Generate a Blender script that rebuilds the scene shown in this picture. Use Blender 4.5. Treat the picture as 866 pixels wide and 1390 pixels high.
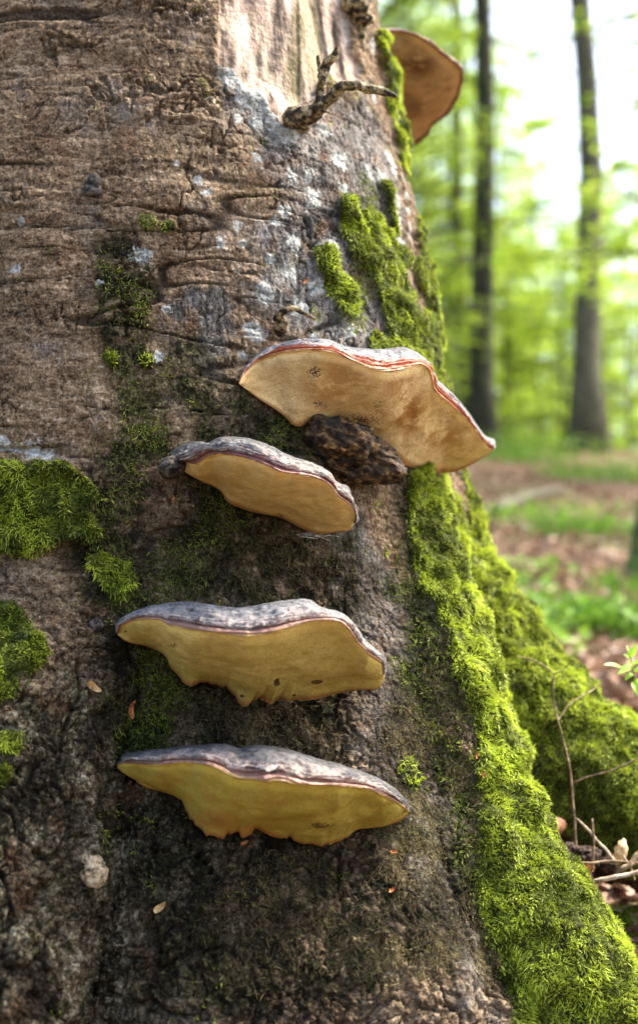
import bpy, math, random
import numpy as np
from mathutils import Vector, Matrix, Euler
from mathutils.bvhtree import BVHTree
random.seed(7); rng = np.random.default_rng(7)
for o in list(bpy.data.objects): bpy.data.objects.remove(o)
scn = bpy.context.scene; col = scn.collection
R = math.radians

# ------------------------------------------------------------------ camera, sky, sun, exposure
PITCH = R(7.0); FPX = 1804.0
cam_d = bpy.data.cameras.new('camera'); cam = bpy.data.objects.new('camera', cam_d); col.objects.link(cam)
cam_d.sensor_fit = 'HORIZONTAL'; cam_d.sensor_width = 24.0; cam_d.lens = 50.0
cam_d.clip_start = 0.05; cam_d.clip_end = 500.0
cam.location = (0, 0, 0); cam.rotation_euler = (R(90) + PITCH, 0, 0)
cam_d.dof.use_dof = True; cam_d.dof.focus_distance = 1.335; cam_d.dof.aperture_fstop = 3.5
scn.camera = cam
SUN_EL, SUN_AZ = 54.0, 72.0          # azimuth clockwise from +Y (the view direction)
w = bpy.data.worlds.new('World'); scn.world = w; w.use_nodes = True
nt = w.node_tree; bg = nt.nodes['Background']; sky = nt.nodes.new('ShaderNodeTexSky')
sky.sky_type = 'NISHITA'; sky.sun_disc = False; sky.sun_elevation = R(SUN_EL); sky.sun_rotation = R(SUN_AZ)
sky.air_density = 1.0; sky.dust_density = 6.0; sky.ozone_density = 0.6
nt.links.new(sky.outputs[0], bg.inputs[0]); bg.inputs[1].default_value = 0.15
sun_d = bpy.data.lights.new('sun', 'SUN'); sun = bpy.data.objects.new('sun', sun_d); col.objects.link(sun)
sun_d.energy = 2.0; sun_d.angle = R(16.0); sun_d.color = (1.0, 0.93, 0.80)
sd = Vector((math.sin(R(SUN_AZ)) * math.cos(R(SUN_EL)), math.cos(R(SUN_AZ)) * math.cos(R(SUN_EL)), math.sin(R(SUN_EL))))
sun.rotation_euler = sd.to_track_quat('Z', 'Y').to_euler()
scn.view_settings.view_transform = 'Standard'; scn.view_settings.look = 'None'
scn.view_settings.exposure = 2.45; scn.view_settings.gamma = 1.0
scn.cycles.max_bounces = 8; scn.cycles.transparent_max_bounces = 6
scn.cycles.use_denoising = True; scn.cycles.use_adaptive_sampling = False

# ------------------------------------------------------------------ helpers
CF = Vector((0, math.cos(PITCH), math.sin(PITCH))); CU = Vector((0, -math.sin(PITCH), math.cos(PITCH)))
def raydir(px, py):
    return Vector((1, 0, 0)) * ((px - 433) / FPX) + CU * ((695 - py) / FPX) + CF
def P(px, py, Y):
    d = raydir(px, py); return np.array(d * (Y / d.y))

def tag(o, label=None, cat=None, group=None, kind=None):
    if label: o['label'] = label
    if cat: o['category'] = cat
    if group: o['group'] = group
    if kind: o['kind'] = kind
    return o
def empty(name, loc=(0, 0, 0)):
    o = bpy.data.objects.new(name, None); col.objects.link(o); o.location = loc; o.empty_display_size = .05; return o
def mesh_np(name, V, F, mat=None, parent=None, smooth=True, mats=None, link=True, org=None):
    """V (n,3); F: list of int arrays (m,k) or one array"""
    if not isinstance(F, list): F = [F]
    F = [np.asarray(f, dtype=np.int32) for f in F if len(f)]
    me = bpy.data.meshes.new(name)
    V = np.asarray(V, dtype=np.float32)
    if org is not None: V = V - np.asarray(org, dtype=np.float32)
    me.vertices.add(len(V)); me.vertices.foreach_set('co', V.ravel())
    tot = np.concatenate([np.full(len(f), f.shape[1], dtype=np.int32) for f in F])
    loops = np.concatenate([f.ravel() for f in F])
    me.loops.add(len(loops)); me.loops.foreach_set('vertex_index', loops)
    me.polygons.add(len(tot))
    st = np.zeros(len(tot), dtype=np.int32); st[1:] = np.cumsum(tot)[:-1]
    me.polygons.foreach_set('loop_start', st); me.polygons.foreach_set('loop_total', tot)
    me.polygons.foreach_set('use_smooth', np.full(len(tot), smooth))
    me.update(calc_edges=True); me.validate()
    for m in (mats or ([mat] if mat else [])): me.materials.append(m)
    o = bpy.data.objects.new(name, me)
    if link: col.objects.link(o)
    if org is not None: o.location = org
    if parent is not None:
        o.parent = parent
        if org is None and parent.type == 'EMPTY' or org is None:
            o.matrix_parent_inverse = Matrix.Translation(-Vector(parent.location) if parent.type == 'EMPTY' else (0, 0, 0))
        else:
            o.location = Vector(org) - Vector(parent_loc(parent))
    return o
def parent_loc(p):
    l = Vector(p.location)
    while p.parent: p = p.parent; l = l + Vector(p.location)
    return l
def attr(o, name, arr):
    a = o.data.attributes.new(name, 'FLOAT', 'POINT'); a.data.foreach_set('value', np.asarray(arr, dtype=np.float32).ravel())
def attrc(o, name, arr):
    a = o.data.attributes.new(name, 'FLOAT_COLOR', 'POINT')
    arr = np.asarray(arr, dtype=np.float32)
    if arr.shape[1] == 3: arr = np.concatenate([arr, np.ones((len(arr), 1), np.float32)], 1)
    a.data.foreach_set('color', arr.ravel())

def _h(n, s):
    with np.errstate(over='ignore'):
        n = n + np.uint32((s * 1442695041) & 0xffffffff)
        n = (n ^ (n >> np.uint32(15))) * np.uint32(2246822519); n = (n ^ (n >> np.uint32(13))) * np.uint32(3266489917)
        n = n ^ (n >> np.uint32(16))
    return (n & np.uint32(0xffffff)).astype(np.float32) * np.float32(2 / 0xffffff) - np.float32(1)
def _cell(p, s):
    i = np.floor(p); f = (p - i).astype(np.float32); i = i.astype(np.int64)
    return i, f
_K = [np.uint32(73856093), np.uint32(19349663), np.uint32(83492791)]
def noise(p, s=0):
    p = np.asarray(p, dtype=np.float64); i, f = _cell(p, s); u = f * f * f * (f * (f * 6 - 15) + 10); r = 0
    with np.errstate(over='ignore'):
        a = [[((i[:, k] + d) & 0xffffffff).astype(np.uint32) * _K[k] for d in (0, 1)] for k in range(3)]
        for dz in (0, 1):
            wz = u[:, 2] if dz else 1 - u[:, 2]
            for dy in (0, 1):
                wy = u[:, 1] if dy else 1 - u[:, 1]; yz = a[1][dy] ^ a[2][dz]
                v0 = _h(a[0][0] ^ yz, s); v1 = _h(a[0][1] ^ yz, s)
                r = r + wz * wy * (v0 + (v1 - v0) * u[:, 0])
    return r.astype(np.float64)
def cells(p, s=0):
    """cellular noise: distance to nearest and second feature point, random value of the cell"""
    p = np.asarray(p, dtype=np.float64); i, f = _cell(p, s); n = len(p)
    d1 = np.full(n, 9, np.float32); d2 = np.full(n, 9, np.float32); val = np.zeros(n, np.float32)
    with np.errstate(over='ignore'):
        for dx in (-1, 0, 1):
            ax = ((i[:, 0] + dx) & 0xffffffff).astype(np.uint32) * _K[0]
            for dy in (-1, 0, 1):
                axy = ax ^ (((i[:, 1] + dy) & 0xffffffff).astype(np.uint32) * _K[1])
                for dz in (-1, 0, 1):
                    k = axy ^ (((i[:, 2] + dz) & 0xffffffff).astype(np.uint32) * _K[2])
                    h0 = _h(k, s); h1 = _h(k, s + 1); h2 = _h(k, s + 2)
                    q = (dx + .5 + .42 * h0 - f[:, 0]) ** 2 + (dy + .5 + .42 * h1 - f[:, 1]) ** 2 + (dz + .5 + .42 * h2 - f[:, 2]) ** 2
                    c = q < d1; d2 = np.where(c, d1, np.minimum(d2, q)); val = np.where(c, h0 * h1 + h2, val); d1 = np.where(c, q, d1)
    return np.sqrt(d1), np.sqrt(d2), val
def fbm(p, o=4, s=0, g=.5):
    r = 0; a = 1; t = 0
    p = np.asarray(p, dtype=np.float64)
    for k in range(o):
        r = r + a * noise(p, s + k * 17); t += a; a *= g; p = p * 2.03 + 11.3
    return r / t
def sstep(a, b, x):
    t = np.clip((x - a) / (b - a), 0, 1); return t * t * (3 - 2 * t)
def tube(pts, rad, n=8, rough=0, seed=0, cap=True):
    pts = np.asarray(pts, dtype=float); m = len(pts); rad = np.broadcast_to(np.asarray(rad, dtype=float), (m,))
    T = np.gradient(pts, axis=0); T /= np.linalg.norm(T, axis=1)[:, None] + 1e-9
    ref = np.array([.13, .21, .97]) if abs(T[0][2]) < .8 else np.array([.97, .2, .1])
    V = []
    for i in range(m):
        a = np.cross(T[i], ref); a /= np.linalg.norm(a); b = np.cross(T[i], a); ref = np.cross(a, T[i])
        th = np.linspace(0, 2 * np.pi, n, endpoint=False)
        rr = rad[i]
        ring = pts[i] + rr * (np.cos(th)[:, None] * a + np.sin(th)[:, None] * b)
        V.append(ring)
    V = np.concatenate(V)
    if rough:
        c = np.repeat(pts, n, 0); d = V - c; V = c + d * (1 + rough * (fbm(V / (rad.mean() * 1.3), 3, seed))[:, None])
    i = np.arange(m - 1)[:, None] * n; j = np.arange(n)[None]; k = (j + 1) % n
    F = np.stack([i + j, i + k, i + n + k, i + n + j], -1).reshape(-1, 4)
    Fl = [F]
    if cap:
        V = np.concatenate([V, pts[:1] - T[:1] * rad[0] * .3, pts[-1:] + T[-1:] * rad[-1] * .3]); c0 = m * n
        j = np.arange(n); k = (j + 1) % n
        Fl.append(np.concatenate([np.stack([k, j, np.full(n, c0)], 1), np.stack([(m - 1) * n + j, (m - 1) * n + k, np.full(n, c0 + 1)], 1)]))
    return V, Fl
def join(parts):
    Vs = []; D = {}; off = 0
    for V, Fl in parts:
        Vs.append(V)
        for f in (Fl if isinstance(Fl, list) else [Fl]):
            f = np.asarray(f)
            if len(f): D.setdefault(f.shape[1], []).append(f + off)
        off += len(V)
    return np.concatenate(Vs), [np.concatenate(v) for v in D.values()]
def spline(pts, n):
    """Catmull-Rom resample, evenly by arc length"""
    p = np.asarray(pts, dtype=float); q = np.vstack([2 * p[0] - p[1], p, 2 * p[-1] - p[-2]]); out = []
    for i in range(len(p) - 1):
        t = np.linspace(0, 1, 12, endpoint=False)[:, None]; a, b, c, d = q[i:i + 4]
        out.append(.5 * (2 * b + (c - a) * t + (2 * a - 5 * b + 4 * c - d) * t ** 2 + (3 * b - a - 3 * c + d) * t ** 3))
    out = np.vstack(out + [p[-1:]])
    L = np.r_[0, np.cumsum(np.linalg.norm(np.diff(out[:, :2], axis=0), axis=1))]
    s = np.linspace(0, L[-1], n)
    return np.stack([np.interp(s, L, out[:, k]) for k in range(out.shape[1])], 1)

# node material helper
class N:
    def __init__(s, name, rough=.8, spec=.3):
        s.m = bpy.data.materials.new(name); s.m.use_nodes = True; s.t = s.m.node_tree; s.b = s.t.nodes['Principled BSDF']
        s.b.inputs['Roughness'].default_value = rough; s.b.inputs['Specular IOR Level'].default_value = spec
        s.co = s.t.nodes.new('ShaderNodeTexCoord').outputs['Object']
    def new(s, t, **k):
        n = s.t.nodes.new(t)
        for a, b in k.items(): setattr(n, a, b)
        return n
    def put(s, sock, v):
        if hasattr(v, 'is_linked') or hasattr(v, 'links'): s.t.links.new(v, sock)
        else:
            if sock.type == 'RGBA' and len(v) == 3: v = (*v, 1)
            sock.default_value = v
    def mapped(s, sc):
        n = s.new('ShaderNodeMapping'); s.put(n.inputs[0], s.co); n.inputs['Scale'].default_value = sc; return n.outputs[0]
    def noise(s, scale, det=4, rough=.55, vec=None, dist=0):
        n = s.new('ShaderNodeTexNoise'); s.put(n.inputs['Vector'], vec or s.co); n.inputs['Scale'].default_value = scale
        n.inputs['Detail'].default_value = det; n.inputs['Roughness'].default_value = rough; n.inputs['Distortion'].default_value = dist
        return n.outputs[0]
    def voro(s, scale, vec=None, feat='F1', out=0):
        n = s.new('ShaderNodeTexVoronoi', feature=feat); s.put(n.inputs['Vector'], vec or s.co); n.inputs['Scale'].default_value = scale
        return n.outputs[out]
    def attr(s, name, out='Fac'):
        n = s.new('ShaderNodeAttribute'); n.attribute_name = name; return n.outputs[out]
    def ramp(s, fac, stops, mode='LINEAR'):
        n = s.new('ShaderNodeValToRGB'); n.color_ramp.interpolation = mode; e = n.color_ramp.elements
        while len(e) < len(stops): e.new(.5)
        for x, (p, c) in zip(e, stops):
            x.position = p; x.color = (c, c, c, 1) if not hasattr(c, '__len__') else (*c, 1)
        s.put(n.inputs[0], fac); return n.outputs[0]
    def mix(s, fac, a, b, mode='MIX'):
        n = s.new('ShaderNodeMix', data_type='RGBA', blend_type=mode); s.put(n.inputs[0], fac); s.put(n.inputs[6], a); s.put(n.inputs[7], b); return n.outputs[2]
    def math(s, op, a, b=0, c=0):
        n = s.new('ShaderNodeMath', operation=op); s.put(n.inputs[0], a); s.put(n.inputs[1], b); s.put(n.inputs[2], c); return n.outputs[0]
    def base(s, c): s.put(s.b.inputs['Base Color'], c); return s
    def bump(s, h, strength=.5, dist=.002):
        n = s.new('ShaderNodeBump'); n.inputs['Strength'].default_value = strength; n.inputs['Distance'].default_value = dist
        s.put(n.inputs['Height'], h); s.put(s.b.inputs['Normal'], n.outputs[0]); return s
def leaf_mat(name, ca, cb, trans=.5, rough=.5, key='tint'):
    """two sided leaf: diffuse + translucent"""
    n = N(name, rough, .3)
    c = n.mix(n.attr(key), ca, cb); n.base(c)
    tr = n.new('ShaderNodeBsdfTranslucent'); n.put(tr.inputs[0], c)
    mx = n.new('ShaderNodeMixShader'); mx.inputs[0].default_value = trans
    n.t.links.new(n.b.outputs[0], mx.inputs[1]); n.t.links.new(tr.outputs[0], mx.inputs[2])
    n.t.links.new(mx.outputs[0], n.t.nodes['Material Output'].inputs[0]); return n.m

# ------------------------------------------------------------------ materials
def bark_material():
    n = N('beech_bark', .9, .10)
    vert = n.mapped((1.0, 1.0, .35)); hor = n.mapped((.35, .6, 1.6))
    big = n.noise(9, 5); fine = n.noise(380, 5, .7); med = n.noise(75, 7, .72, hor); streak = n.noise(120, 6, .7, vert); mid = n.noise(170, 6, .72)
    def w3(a, x, b, y, c, z): return n.math('ADD', n.math('ADD', n.math('MULTIPLY', a, x), n.math('MULTIPLY', b, y)), n.math('MULTIPLY', c, z))
    brown = n.ramp(w3(med, .30, fine, .30, n.math('ADD', n.math('MULTIPLY', mid, .7), n.math('MULTIPLY', big, .3)), .40), [(.395, (.008, .005, .003)), (.45, (.058, .038, .022)), (.50, (.160, .110, .066)), (.545, (.26, .190, .120)), (.61, (.46, .38, .28))])
    grey = n.ramp(w3(streak, .42, fine, .33, big, .25), [(.40, (.008, .0075, .0075)), (.46, (.045, .042, .040)), (.52, (.125, .118, .110)), (.58, (.24, .23, .215)), (.66, (.46, .45, .43))])
    scab = n.ramp(w3(mid, .45, fine, .25, n.noise(30, 3), .30), [(.41, (.004, .003, .0015)), (.47, (.026, .021, .012)), (.52, (.092, .077, .046)), (.56, (.20, .175, .115)), (.63, (.44, .40, .31))])
    olive = n.ramp(w3(mid, .45, fine, .30, big, .25), [(.40, (.002, .0018, .001)), (.47, (.006, .0055, .0025)), (.53, (.021, .019, .007)), (.58, (.062, .060, .020)), (.66, (.18, .17, .085))])  # algae tone, deepened to paint in shade beneath the brackets
    c = n.mix(n.attr('m_grey'), brown, grey)
    c = n.mix(n.attr('m_scab'), c, scab)
    wash = n.math('MULTIPLY', n.ramp(n.noise(16, 8, .72), [(.53, 0.0), (.64, .5)]), n.math('SUBTRACT', 1.0, n.math('MULTIPLY', n.attr('m_scab'), .7))); c = n.mix(wash, c, grey); c = n.mix(n.math('MULTIPLY', n.attr('m_scab'), n.ramp(n.noise(20, 7, .7), [(.48, 0.0), (.60, .6)])), c, olive)
    wood = n.ramp(n.math('ADD', n.math('MULTIPLY', n.noise(30, 6, .6, n.mapped((1, 1, .09))), .8), n.math('MULTIPLY', n.noise(90, 4), .2)),
                  [(.39, (.020, .014, .012)), (.44, (.09, .07, .057)), (.48, (.26, .20, .155)), (.53, (.44, .34, .27)), (.60, (.50, .44, .38)), (.70, (.54, .52, .49))])
    wood = n.mix(n.ramp(n.noise(13, 4, .6, n.mapped((1, 1, .18))), [(.52, 0.0), (.62, .6)]), wood, (.14, .13, .045))
    al = n.math('MULTIPLY', n.attr('m_olive_shade'), n.ramp(n.noise(34, 8, .72), [(.36, .25), (.52, 1.0)]))
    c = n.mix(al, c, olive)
    orange = n.math('MULTIPLY', n.ramp(n.noise(24, 7, .7), [(.54, 0.0), (.64, .55)]), n.math('SUBTRACT', 1.0, n.attr('m_olive_shade')))
    c = n.mix(orange, c, n.ramp(fine, [(.38, (.045, .022, .010)), (.58, (.19, .105, .056))]))
    li = n.math('ADD', n.attr('m_lichen'), n.math('MULTIPLY', n.math('SUBTRACT', n.noise(90, 8, .8), .5), 3.2))
    lic = n.ramp(li, [(.50, 0.0), (.72, .9)])
    lic = n.math('MULTIPLY', lic, n.ramp(n.attr('m_lichen'), [(.02, 0.0), (.2, 1.0)]))
    c = n.mix(lic, c, n.ramp(n.noise(260, 3), [(.35, (.20, .215, .205)), (.65, (.48, .50, .48))]))
    c = n.mix(n.attr('m_wood'), c, wood)
    mo = n.attr('m_moss'); c = n.mix(mo, c, n.ramp(n.noise(160, 4), [(.35, (.018, .020, .004)), (.65, (.075, .095, .012))]))
    c = n.mix(n.math('MULTIPLY', n.attr('m_crack_shade'), .8), c, (.014, .010, .007))  # crack dirt that also paints in the shade of the creases
    n.base(c)
    n.put(n.b.inputs['Roughness'], n.ramp(n.noise(60, 4), [(.35, 1.0), (.65, .75)]))
    h = n.math('ADD', n.math('MULTIPLY', n.noise(480, 5, .75), .7), n.math('MULTIPLY', n.voro(260, n.mapped((1, 1, .55)), 'F1'), .7))
    h = n.math('ADD', h, n.math('MULTIPLY', n.noise(150, 6, .7, hor), 1.2))
    n.bump(h, 1.0, .0030); return n.m
M_BARK = bark_material()
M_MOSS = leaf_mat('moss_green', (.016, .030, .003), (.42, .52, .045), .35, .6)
M_FIBRE = leaf_mat('dead_moss_fibres', (.008, .006, .003), (.22, .175, .075), .15, .9)
def simple(name, stops, sc=40, det=5, rough=.8, bump=.5, bd=.001, spec=.3, map_=None):
    n = N(name, rough, spec); v = n.mapped(map_) if map_ else None
    n.base(n.ramp(n.noise(sc, det, .6, v), stops)); n.bump(n.noise(sc * 3, 5, .65, v), bump, bd); return n.m
M_TWIG = simple('twig_bark', [(.35, (.055, .035, .018)), (.5, (.17, .115, .060)), (.68, (.36, .28, .17))], 120, bump=.8, rough=.75)
M_BRANCH = simple('dead_branch_bark', [(.38, (.008, .005, .003)), (.46, (.050, .034, .014)), (.53, (.20, .145, .060)), (.63, (.44, .36, .22))], 130, bump=1, bd=.004, rough=.75)
M_KNOT = simple('dark_knot', [(.38, (.004, .003, .003)), (.5, (.022, .017, .013)), (.66, (.13, .11, .09))], 150, bump=1, bd=.002)
M_GALL = simple('pale_gall', [(.38, (.05, .035, .02)), (.47, (.24, .18, .10)), (.60, (.50, .41, .27))], 160, bump=1, bd=.003)
M_SCALE = simple('orange_bud_scale', [(.40, (.10, .03, .01)), (.52, (.34, .12, .03)), (.65, (.5, .26, .10))], 500, bump=.3, rough=.5)
M_FLESH = simple('torn_fungus_flesh', [(.38, (.05, .02, .008)), (.52, (.24, .11, .035)), (.66, (.5, .3, .12))], 120, bump=1, bd=.003)
M_DRYLEAF = simple('dry_curled_leaf', [(.35, (.30, .18, .07)), (.6, (.60, .44, .22)), (.8, (.7, .58, .36))], 200, bump=.3, rough=.5)
M_HUSK = simple('beech_husk', [(.40, (.010, .006, .005)), (.52, (.050, .028, .020)), (.66, (.16, .09, .06))], 260, bump=1, bd=.003)
M_WEB = N('cobweb', .6, .3); M_WEB.base((.75, .76, .78)); M_WEB = M_WEB.m

# ------------------------------------------------------------------ the big beech: signed distance of round-cone chains
chains = []
def zc(z, cx, cy, r): return (np.array([cx, cy, z]), r)
chains.append([zc(1.6, -.275, 1.77, .325), zc(.95, -.272, 1.76, .347), zc(.62, -.268, 1.755, .390), zc(.50, -.268, 1.755, .420), zc(.43, -.268, 1.755, .431),
               zc(.26, -.265, 1.755, .446), zc(.0, -.27, 1.77, .462), zc(-.30, -.27, 1.78, .48), zc(-.55, -.27, 1.8, .5)])
def pc(*a): chains.append([(P(px, py, Y), r) for px, py, Y, r in a])
pc((495, 640, 1.60, .075), (512, 740, 1.575, .085), (550, 880, 1.53, .085), (600, 1025, 1.48, .074), (652, 1180, 1.43, .070), (735, 1322, 1.39, .070), (850, 1430, 1.37, .06), (1000, 1530, 1.34, .04))
pc((530, 620, 1.83, .09), (552, 690, 1.83, .092), (578, 790, 1.83, .097), (645, 920, 1.80, .098), (748, 1040, 1.76, .098), (862, 1100, 1.73, .094), (1000, 1160, 1.70, .08), (1220, 1260, 1.66, .05))
pc((120, 800, 1.42, .09), (70, 960, 1.355, .10), (20, 1120, 1.31, .105), (-70, 1320, 1.25, .12), (-200, 1500, 1.2, .10))
pc((300, 860, 1.46, .10), (290, 1020, 1.42, .12), (300, 1200, 1.39, .135), (310, 1400, 1.36, .15))
pc((430, 900, 1.47, .08), (455, 1040, 1.45, .10), (480, 1200, 1.42, .12), (520, 1420, 1.37, .14))
chains.append([(np.array([-.5, 1.9, .1]), .15), (np.array([-.85, 2.0, -.2]), .13), (np.array([-1.3, 2.1, -.32]), .08)])
chains.append([(np.array([-.3, 2.1, .1]), .15), (np.array([-.25, 2.5, -.12]), .12), (np.array([-.1, 3.0, -.15]), .07)])
def sdf(p):
    D = None
    for ch in chains:
        d = None
        for (a, ra), (b, rb) in zip(ch[:-1], ch[1:]):
            ab = b - a; t = np.clip(((p - a) @ ab) / (ab @ ab), 0, 1)
            q = np.linalg.norm(p - a - t[:, None] * ab, axis=1) - (ra + (rb - ra) * t)
            d = q if d is None else np.minimum(d, q)
        if D is None: D = d
        else:
            k = .035; h = np.clip(.5 + .5 * (D - d) / k, 0, 1); D = D * (1 - h) + d * h - k * h * (1 - h)
    D = D - .009 * noise(p * np.array([7, 7, 3.5]), 3) - .004 * noise(p * 17, 5)
    return D
def grad(p, e=.002):
    g = np.stack([sdf(p + np.eye(3)[k] * e) - sdf(p - np.eye(3)[k] * e) for k in range(3)], 1)
    return g / (np.linalg.norm(g, axis=1)[:, None] + 1e-9)
def build_base():
    parts = []
    for ch in chains:
        pts = [a for a, r in ch]; rr = [r for a, r in ch]
        n = 40; seg = []; rs = []
        for (a, ra), (b, rb) in zip(ch[:-1], ch[1:]):
            for t in np.linspace(0, 1, 6, endpoint=False): seg.append(a + (b - a) * t); rs.append(ra + (rb - ra) * t)
        seg.append(ch[-1][0]); rs.append(ch[-1][1])
        parts.append(tube(seg, rs, n))
    V, F = join(parts)
    o = mesh_np('tmp', V, F)
    md = o.modifiers.new('r', 'REMESH'); md.mode = 'VOXEL'; md.voxel_size = .0068
    dg = bpy.context.evaluated_depsgraph_get(); ev = o.evaluated_get(dg); me = ev.to_mesh()
    V = np.empty(len(me.vertices) * 3, np.float32); me.vertices.foreach_get('co', V); V = V.reshape(-1, 3).astype(np.float64)
    L = np.empty(len(me.loops), np.int32); me.loops.foreach_get('vertex_index', L); F = L.reshape(-1, 4)
    ev.to_mesh_clear(); bpy.data.objects.remove(o)
    return V, F
V0, F0 = build_base()
keep = (V0[F0].mean(1)[:, 2] < 1.16) & (V0[F0].mean(1)[:, 2] > -.48); F0 = F0[keep]
def project(V, it=3):
    for _ in range(it):
        V = V - grad(V) * np.clip(sdf(V), -.02, .02)[:, None]
    return V
V0 = project(V0, 4)
def compact(V, F):
    u, inv = np.unique(F.ravel(), return_inverse=True); return V[u], inv.reshape(F.shape)
V0, F0 = compact(V0, F0)
bvh = BVHTree.FromPolygons([tuple(v) for v in V0], [tuple(f) for f in F0.tolist()])
def hit(px, py, default=1.75):
    d = raydir(px, py); h = bvh.ray_cast(Vector((0, 0, 0)), d.normalized())
    return (np.array(h[0]), np.array(h[1])) if h[0] is not None else (None, None)
def hitY(px, py, default=1.75):
    p, _ = hit(px, py); return p[1] if p is not None else default
# refine the side that faces the camera: split quads 3x3 -> about 2.2 mm
def refine(V, F, sel, k):
    Fs = F[sel]; rest = F[~sel]
    g = np.linspace(0, 1, k + 1); vs = []; A, B, C, D = (V[Fs[:, i]] for i in range(4))
    U, W = np.meshgrid(g, g, indexing='ij'); U = U.ravel()[None, :, None]; W = W.ravel()[None, :, None]
    pts = (A[:, None] * (1 - U) * (1 - W) + B[:, None] * U * (1 - W) + C[:, None] * U * W + D[:, None] * (1 - U) * W).reshape(-1, 3)
    m = (k + 1) ** 2
    i, j = np.meshgrid(np.arange(k), np.arange(k), indexing='ij'); i = i.ravel(); j = j.ravel()
    q = np.stack([i * (k + 1) + j, (i + 1) * (k + 1) + j, (i + 1) * (k + 1) + j + 1, i * (k + 1) + j + 1], 1)
    Q = (np.arange(len(Fs))[:, None, None] * m + q[None]).reshape(-1, 4)
    key = np.round(pts / 2e-5).astype(np.int64); kk = (key[:, 0] * 73856093) ^ (key[:, 1] * 19349663) ^ (key[:, 2] * 83492791)
    _, idx, inv = np.unique(kk, return_index=True, return_inverse=True)
    return pts[idx], inv[Q.ravel()].reshape(-1, 4), rest
cen = V0[F0].mean(1)
e1 = V0[F0[:, 1]] - V0[F0[:, 0]]; e2 = V0[F0[:, 3]] - V0[F0[:, 0]]; nn = np.cross(e1, e2); nn /= np.linalg.norm(nn, axis=1)[:, None] + 1e-12
dt = cen @ np.array(CF); uu = cen[:, 0] / dt * FPX + 433; vv = 695 - (cen @ np.array(CU)) / dt * FPX
sel = (uu > -60) & (uu < 930) & (vv > -60) & (vv < 1450) & ((nn * cen).sum(1) < .25 * np.linalg.norm(cen, axis=1)) & (cen[:, 1] < 2.0)
Vf, Ff, Fr = refine(V0, F0, sel, 4)
Vr, Fr = compact(V0, Fr)
V = np.concatenate([Vf, Vr]); F = np.concatenate([Ff, Fr + len(Vf)])
print('trunk verts', len(V), 'faces', len(F), 'fine', len(Ff))

# masks: blobs set on the bark where the marks are
def blobs(V, items, nz=None, soft=.55):
    """items: (px, py, radius_px[, weight]); radius measured on the bark (1300 px per metre)"""
    m = np.zeros(len(V)); jit = 1 + .45 * nz if nz is not None else 1
    for it in items:
        p, _ = hit(it[0], it[1])
        if p is None: continue
        r = it[2] / 1300 * 1.05; wgt = it[3] if len(it) > 3 else 1
        d2 = ((V - p) ** 2).sum(1); near = d2 < (2.2 * r) ** 2
        d = np.sqrt(d2[near]) * (jit[near] if nz is not None else 1)
        m[near] = np.maximum(m[near], wgt * (1 - sstep(soft * r, r, d)))
    return m
def line(pts, n):
    s = spline([(a, b, c) for a, b, c in pts], n); return [tuple(x) for x in s]
def rim(pts, n, back=6, rmul=1.0):
    out = []
    for x, y, r in spline(pts, n):
        while hit(x, y)[0] is None and x > 300: x -= 4
        while hit(x, y)[0] is not None and x < 1000: x += 4
        out.append((x - back, y, r * rmul))
    return out
nzb = fbm(V * 30, 4, 40) * 1.6
nz2 = fbm(V * 80, 3, 60)
lush = line([(575, 655, 34), (598, 720, 48), (616, 800, 46), (632, 880, 42), (660, 950, 44), (680, 1010, 52), (700, 1080, 66), (715, 1150, 78), (735, 1215, 90), (760, 1280, 100), (790, 1340, 110), (850, 1400, 100)], 44)
lush += line([(640, 700, 38), (665, 780, 55), (700, 860, 60), (750, 930, 70), (810, 985, 80), (880, 1040, 90), (940, 1090, 90)], 36)
lush += line([(650, 760, 50), (690, 880, 60), (740, 980, 70), (800, 1040, 70), (850, 1080, 80), (900, 1140, 80)], 22)
lush += line([(720, 1000, 45), (760, 1060, 45), (800, 1110, 55), (850, 1150, 60)], 12)
lush += line([(528, 65, 18), (535, 110, 25), (540, 160, 24), (545, 210, 18)], 12)
lush += line([(515, 255, 12), (525, 285, 17), (530, 315, 14)], 6)
lush += line([(470, 285, 24), (485, 325, 42), (515, 355, 50), (540, 390, 54), (555, 430, 56), (565, 475, 46), (575, 520, 36)], 26) + rim([(550, 320, 34), (570, 360, 44), (585, 400, 56), (595, 450, 60), (600, 500, 56), (605, 550, 40)], 16) + rim([(525, 60, 26), (535, 100, 34), (540, 130, 36), (550, 180, 34), (553, 220, 26)], 14)
lush += line([(440, 350, 22), (455, 385, 30), (470, 410, 22)], 6) + line([(520, 400, 30), (535, 440, 34), (545, 480, 30)], 8) + line([(500, 300, 22), (540, 350, 30)], 4)
lush += line([(505, 465, 18), (525, 475, 18)], 4)
lush += line([(565, 370, 30), (585, 420, 28)], 5)
lush += line([(-20, 665, 50), (20, 665, 45), (60, 660, 42), (95, 660, 30), (118, 670, 18)], 12)
lush += line([(0, 710, 50), (50, 720, 38), (90, 700, 30), (120, 720, 18)], 10)
lush += line([(135, 765, 16), (158, 785, 26), (160, 800, 16)], 6)
lush += line([(-20, 880, 70), (10, 885, 55), (40, 890, 30)], 8) + [(5, 930, 26)]
lush += line([(600, 650, 30), (612, 700, 34), (622, 760, 34)], 8)
lush += line([(560, 660, 26), (575, 720, 34), (590, 790, 36)], 10)
lush += [(15, 1010, 16), (2, 1055, 16), (200, 300, 15, .62), (230, 308, 12, .6), (150, 487, 12, .65), (200, 490, 10, .6), (555, 1050, 25, .4)]
p3 = []
lush += rim([(600, 650, 22), (630, 760, 30), (660, 860, 36)], 12)          # back root, upper edge
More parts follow.
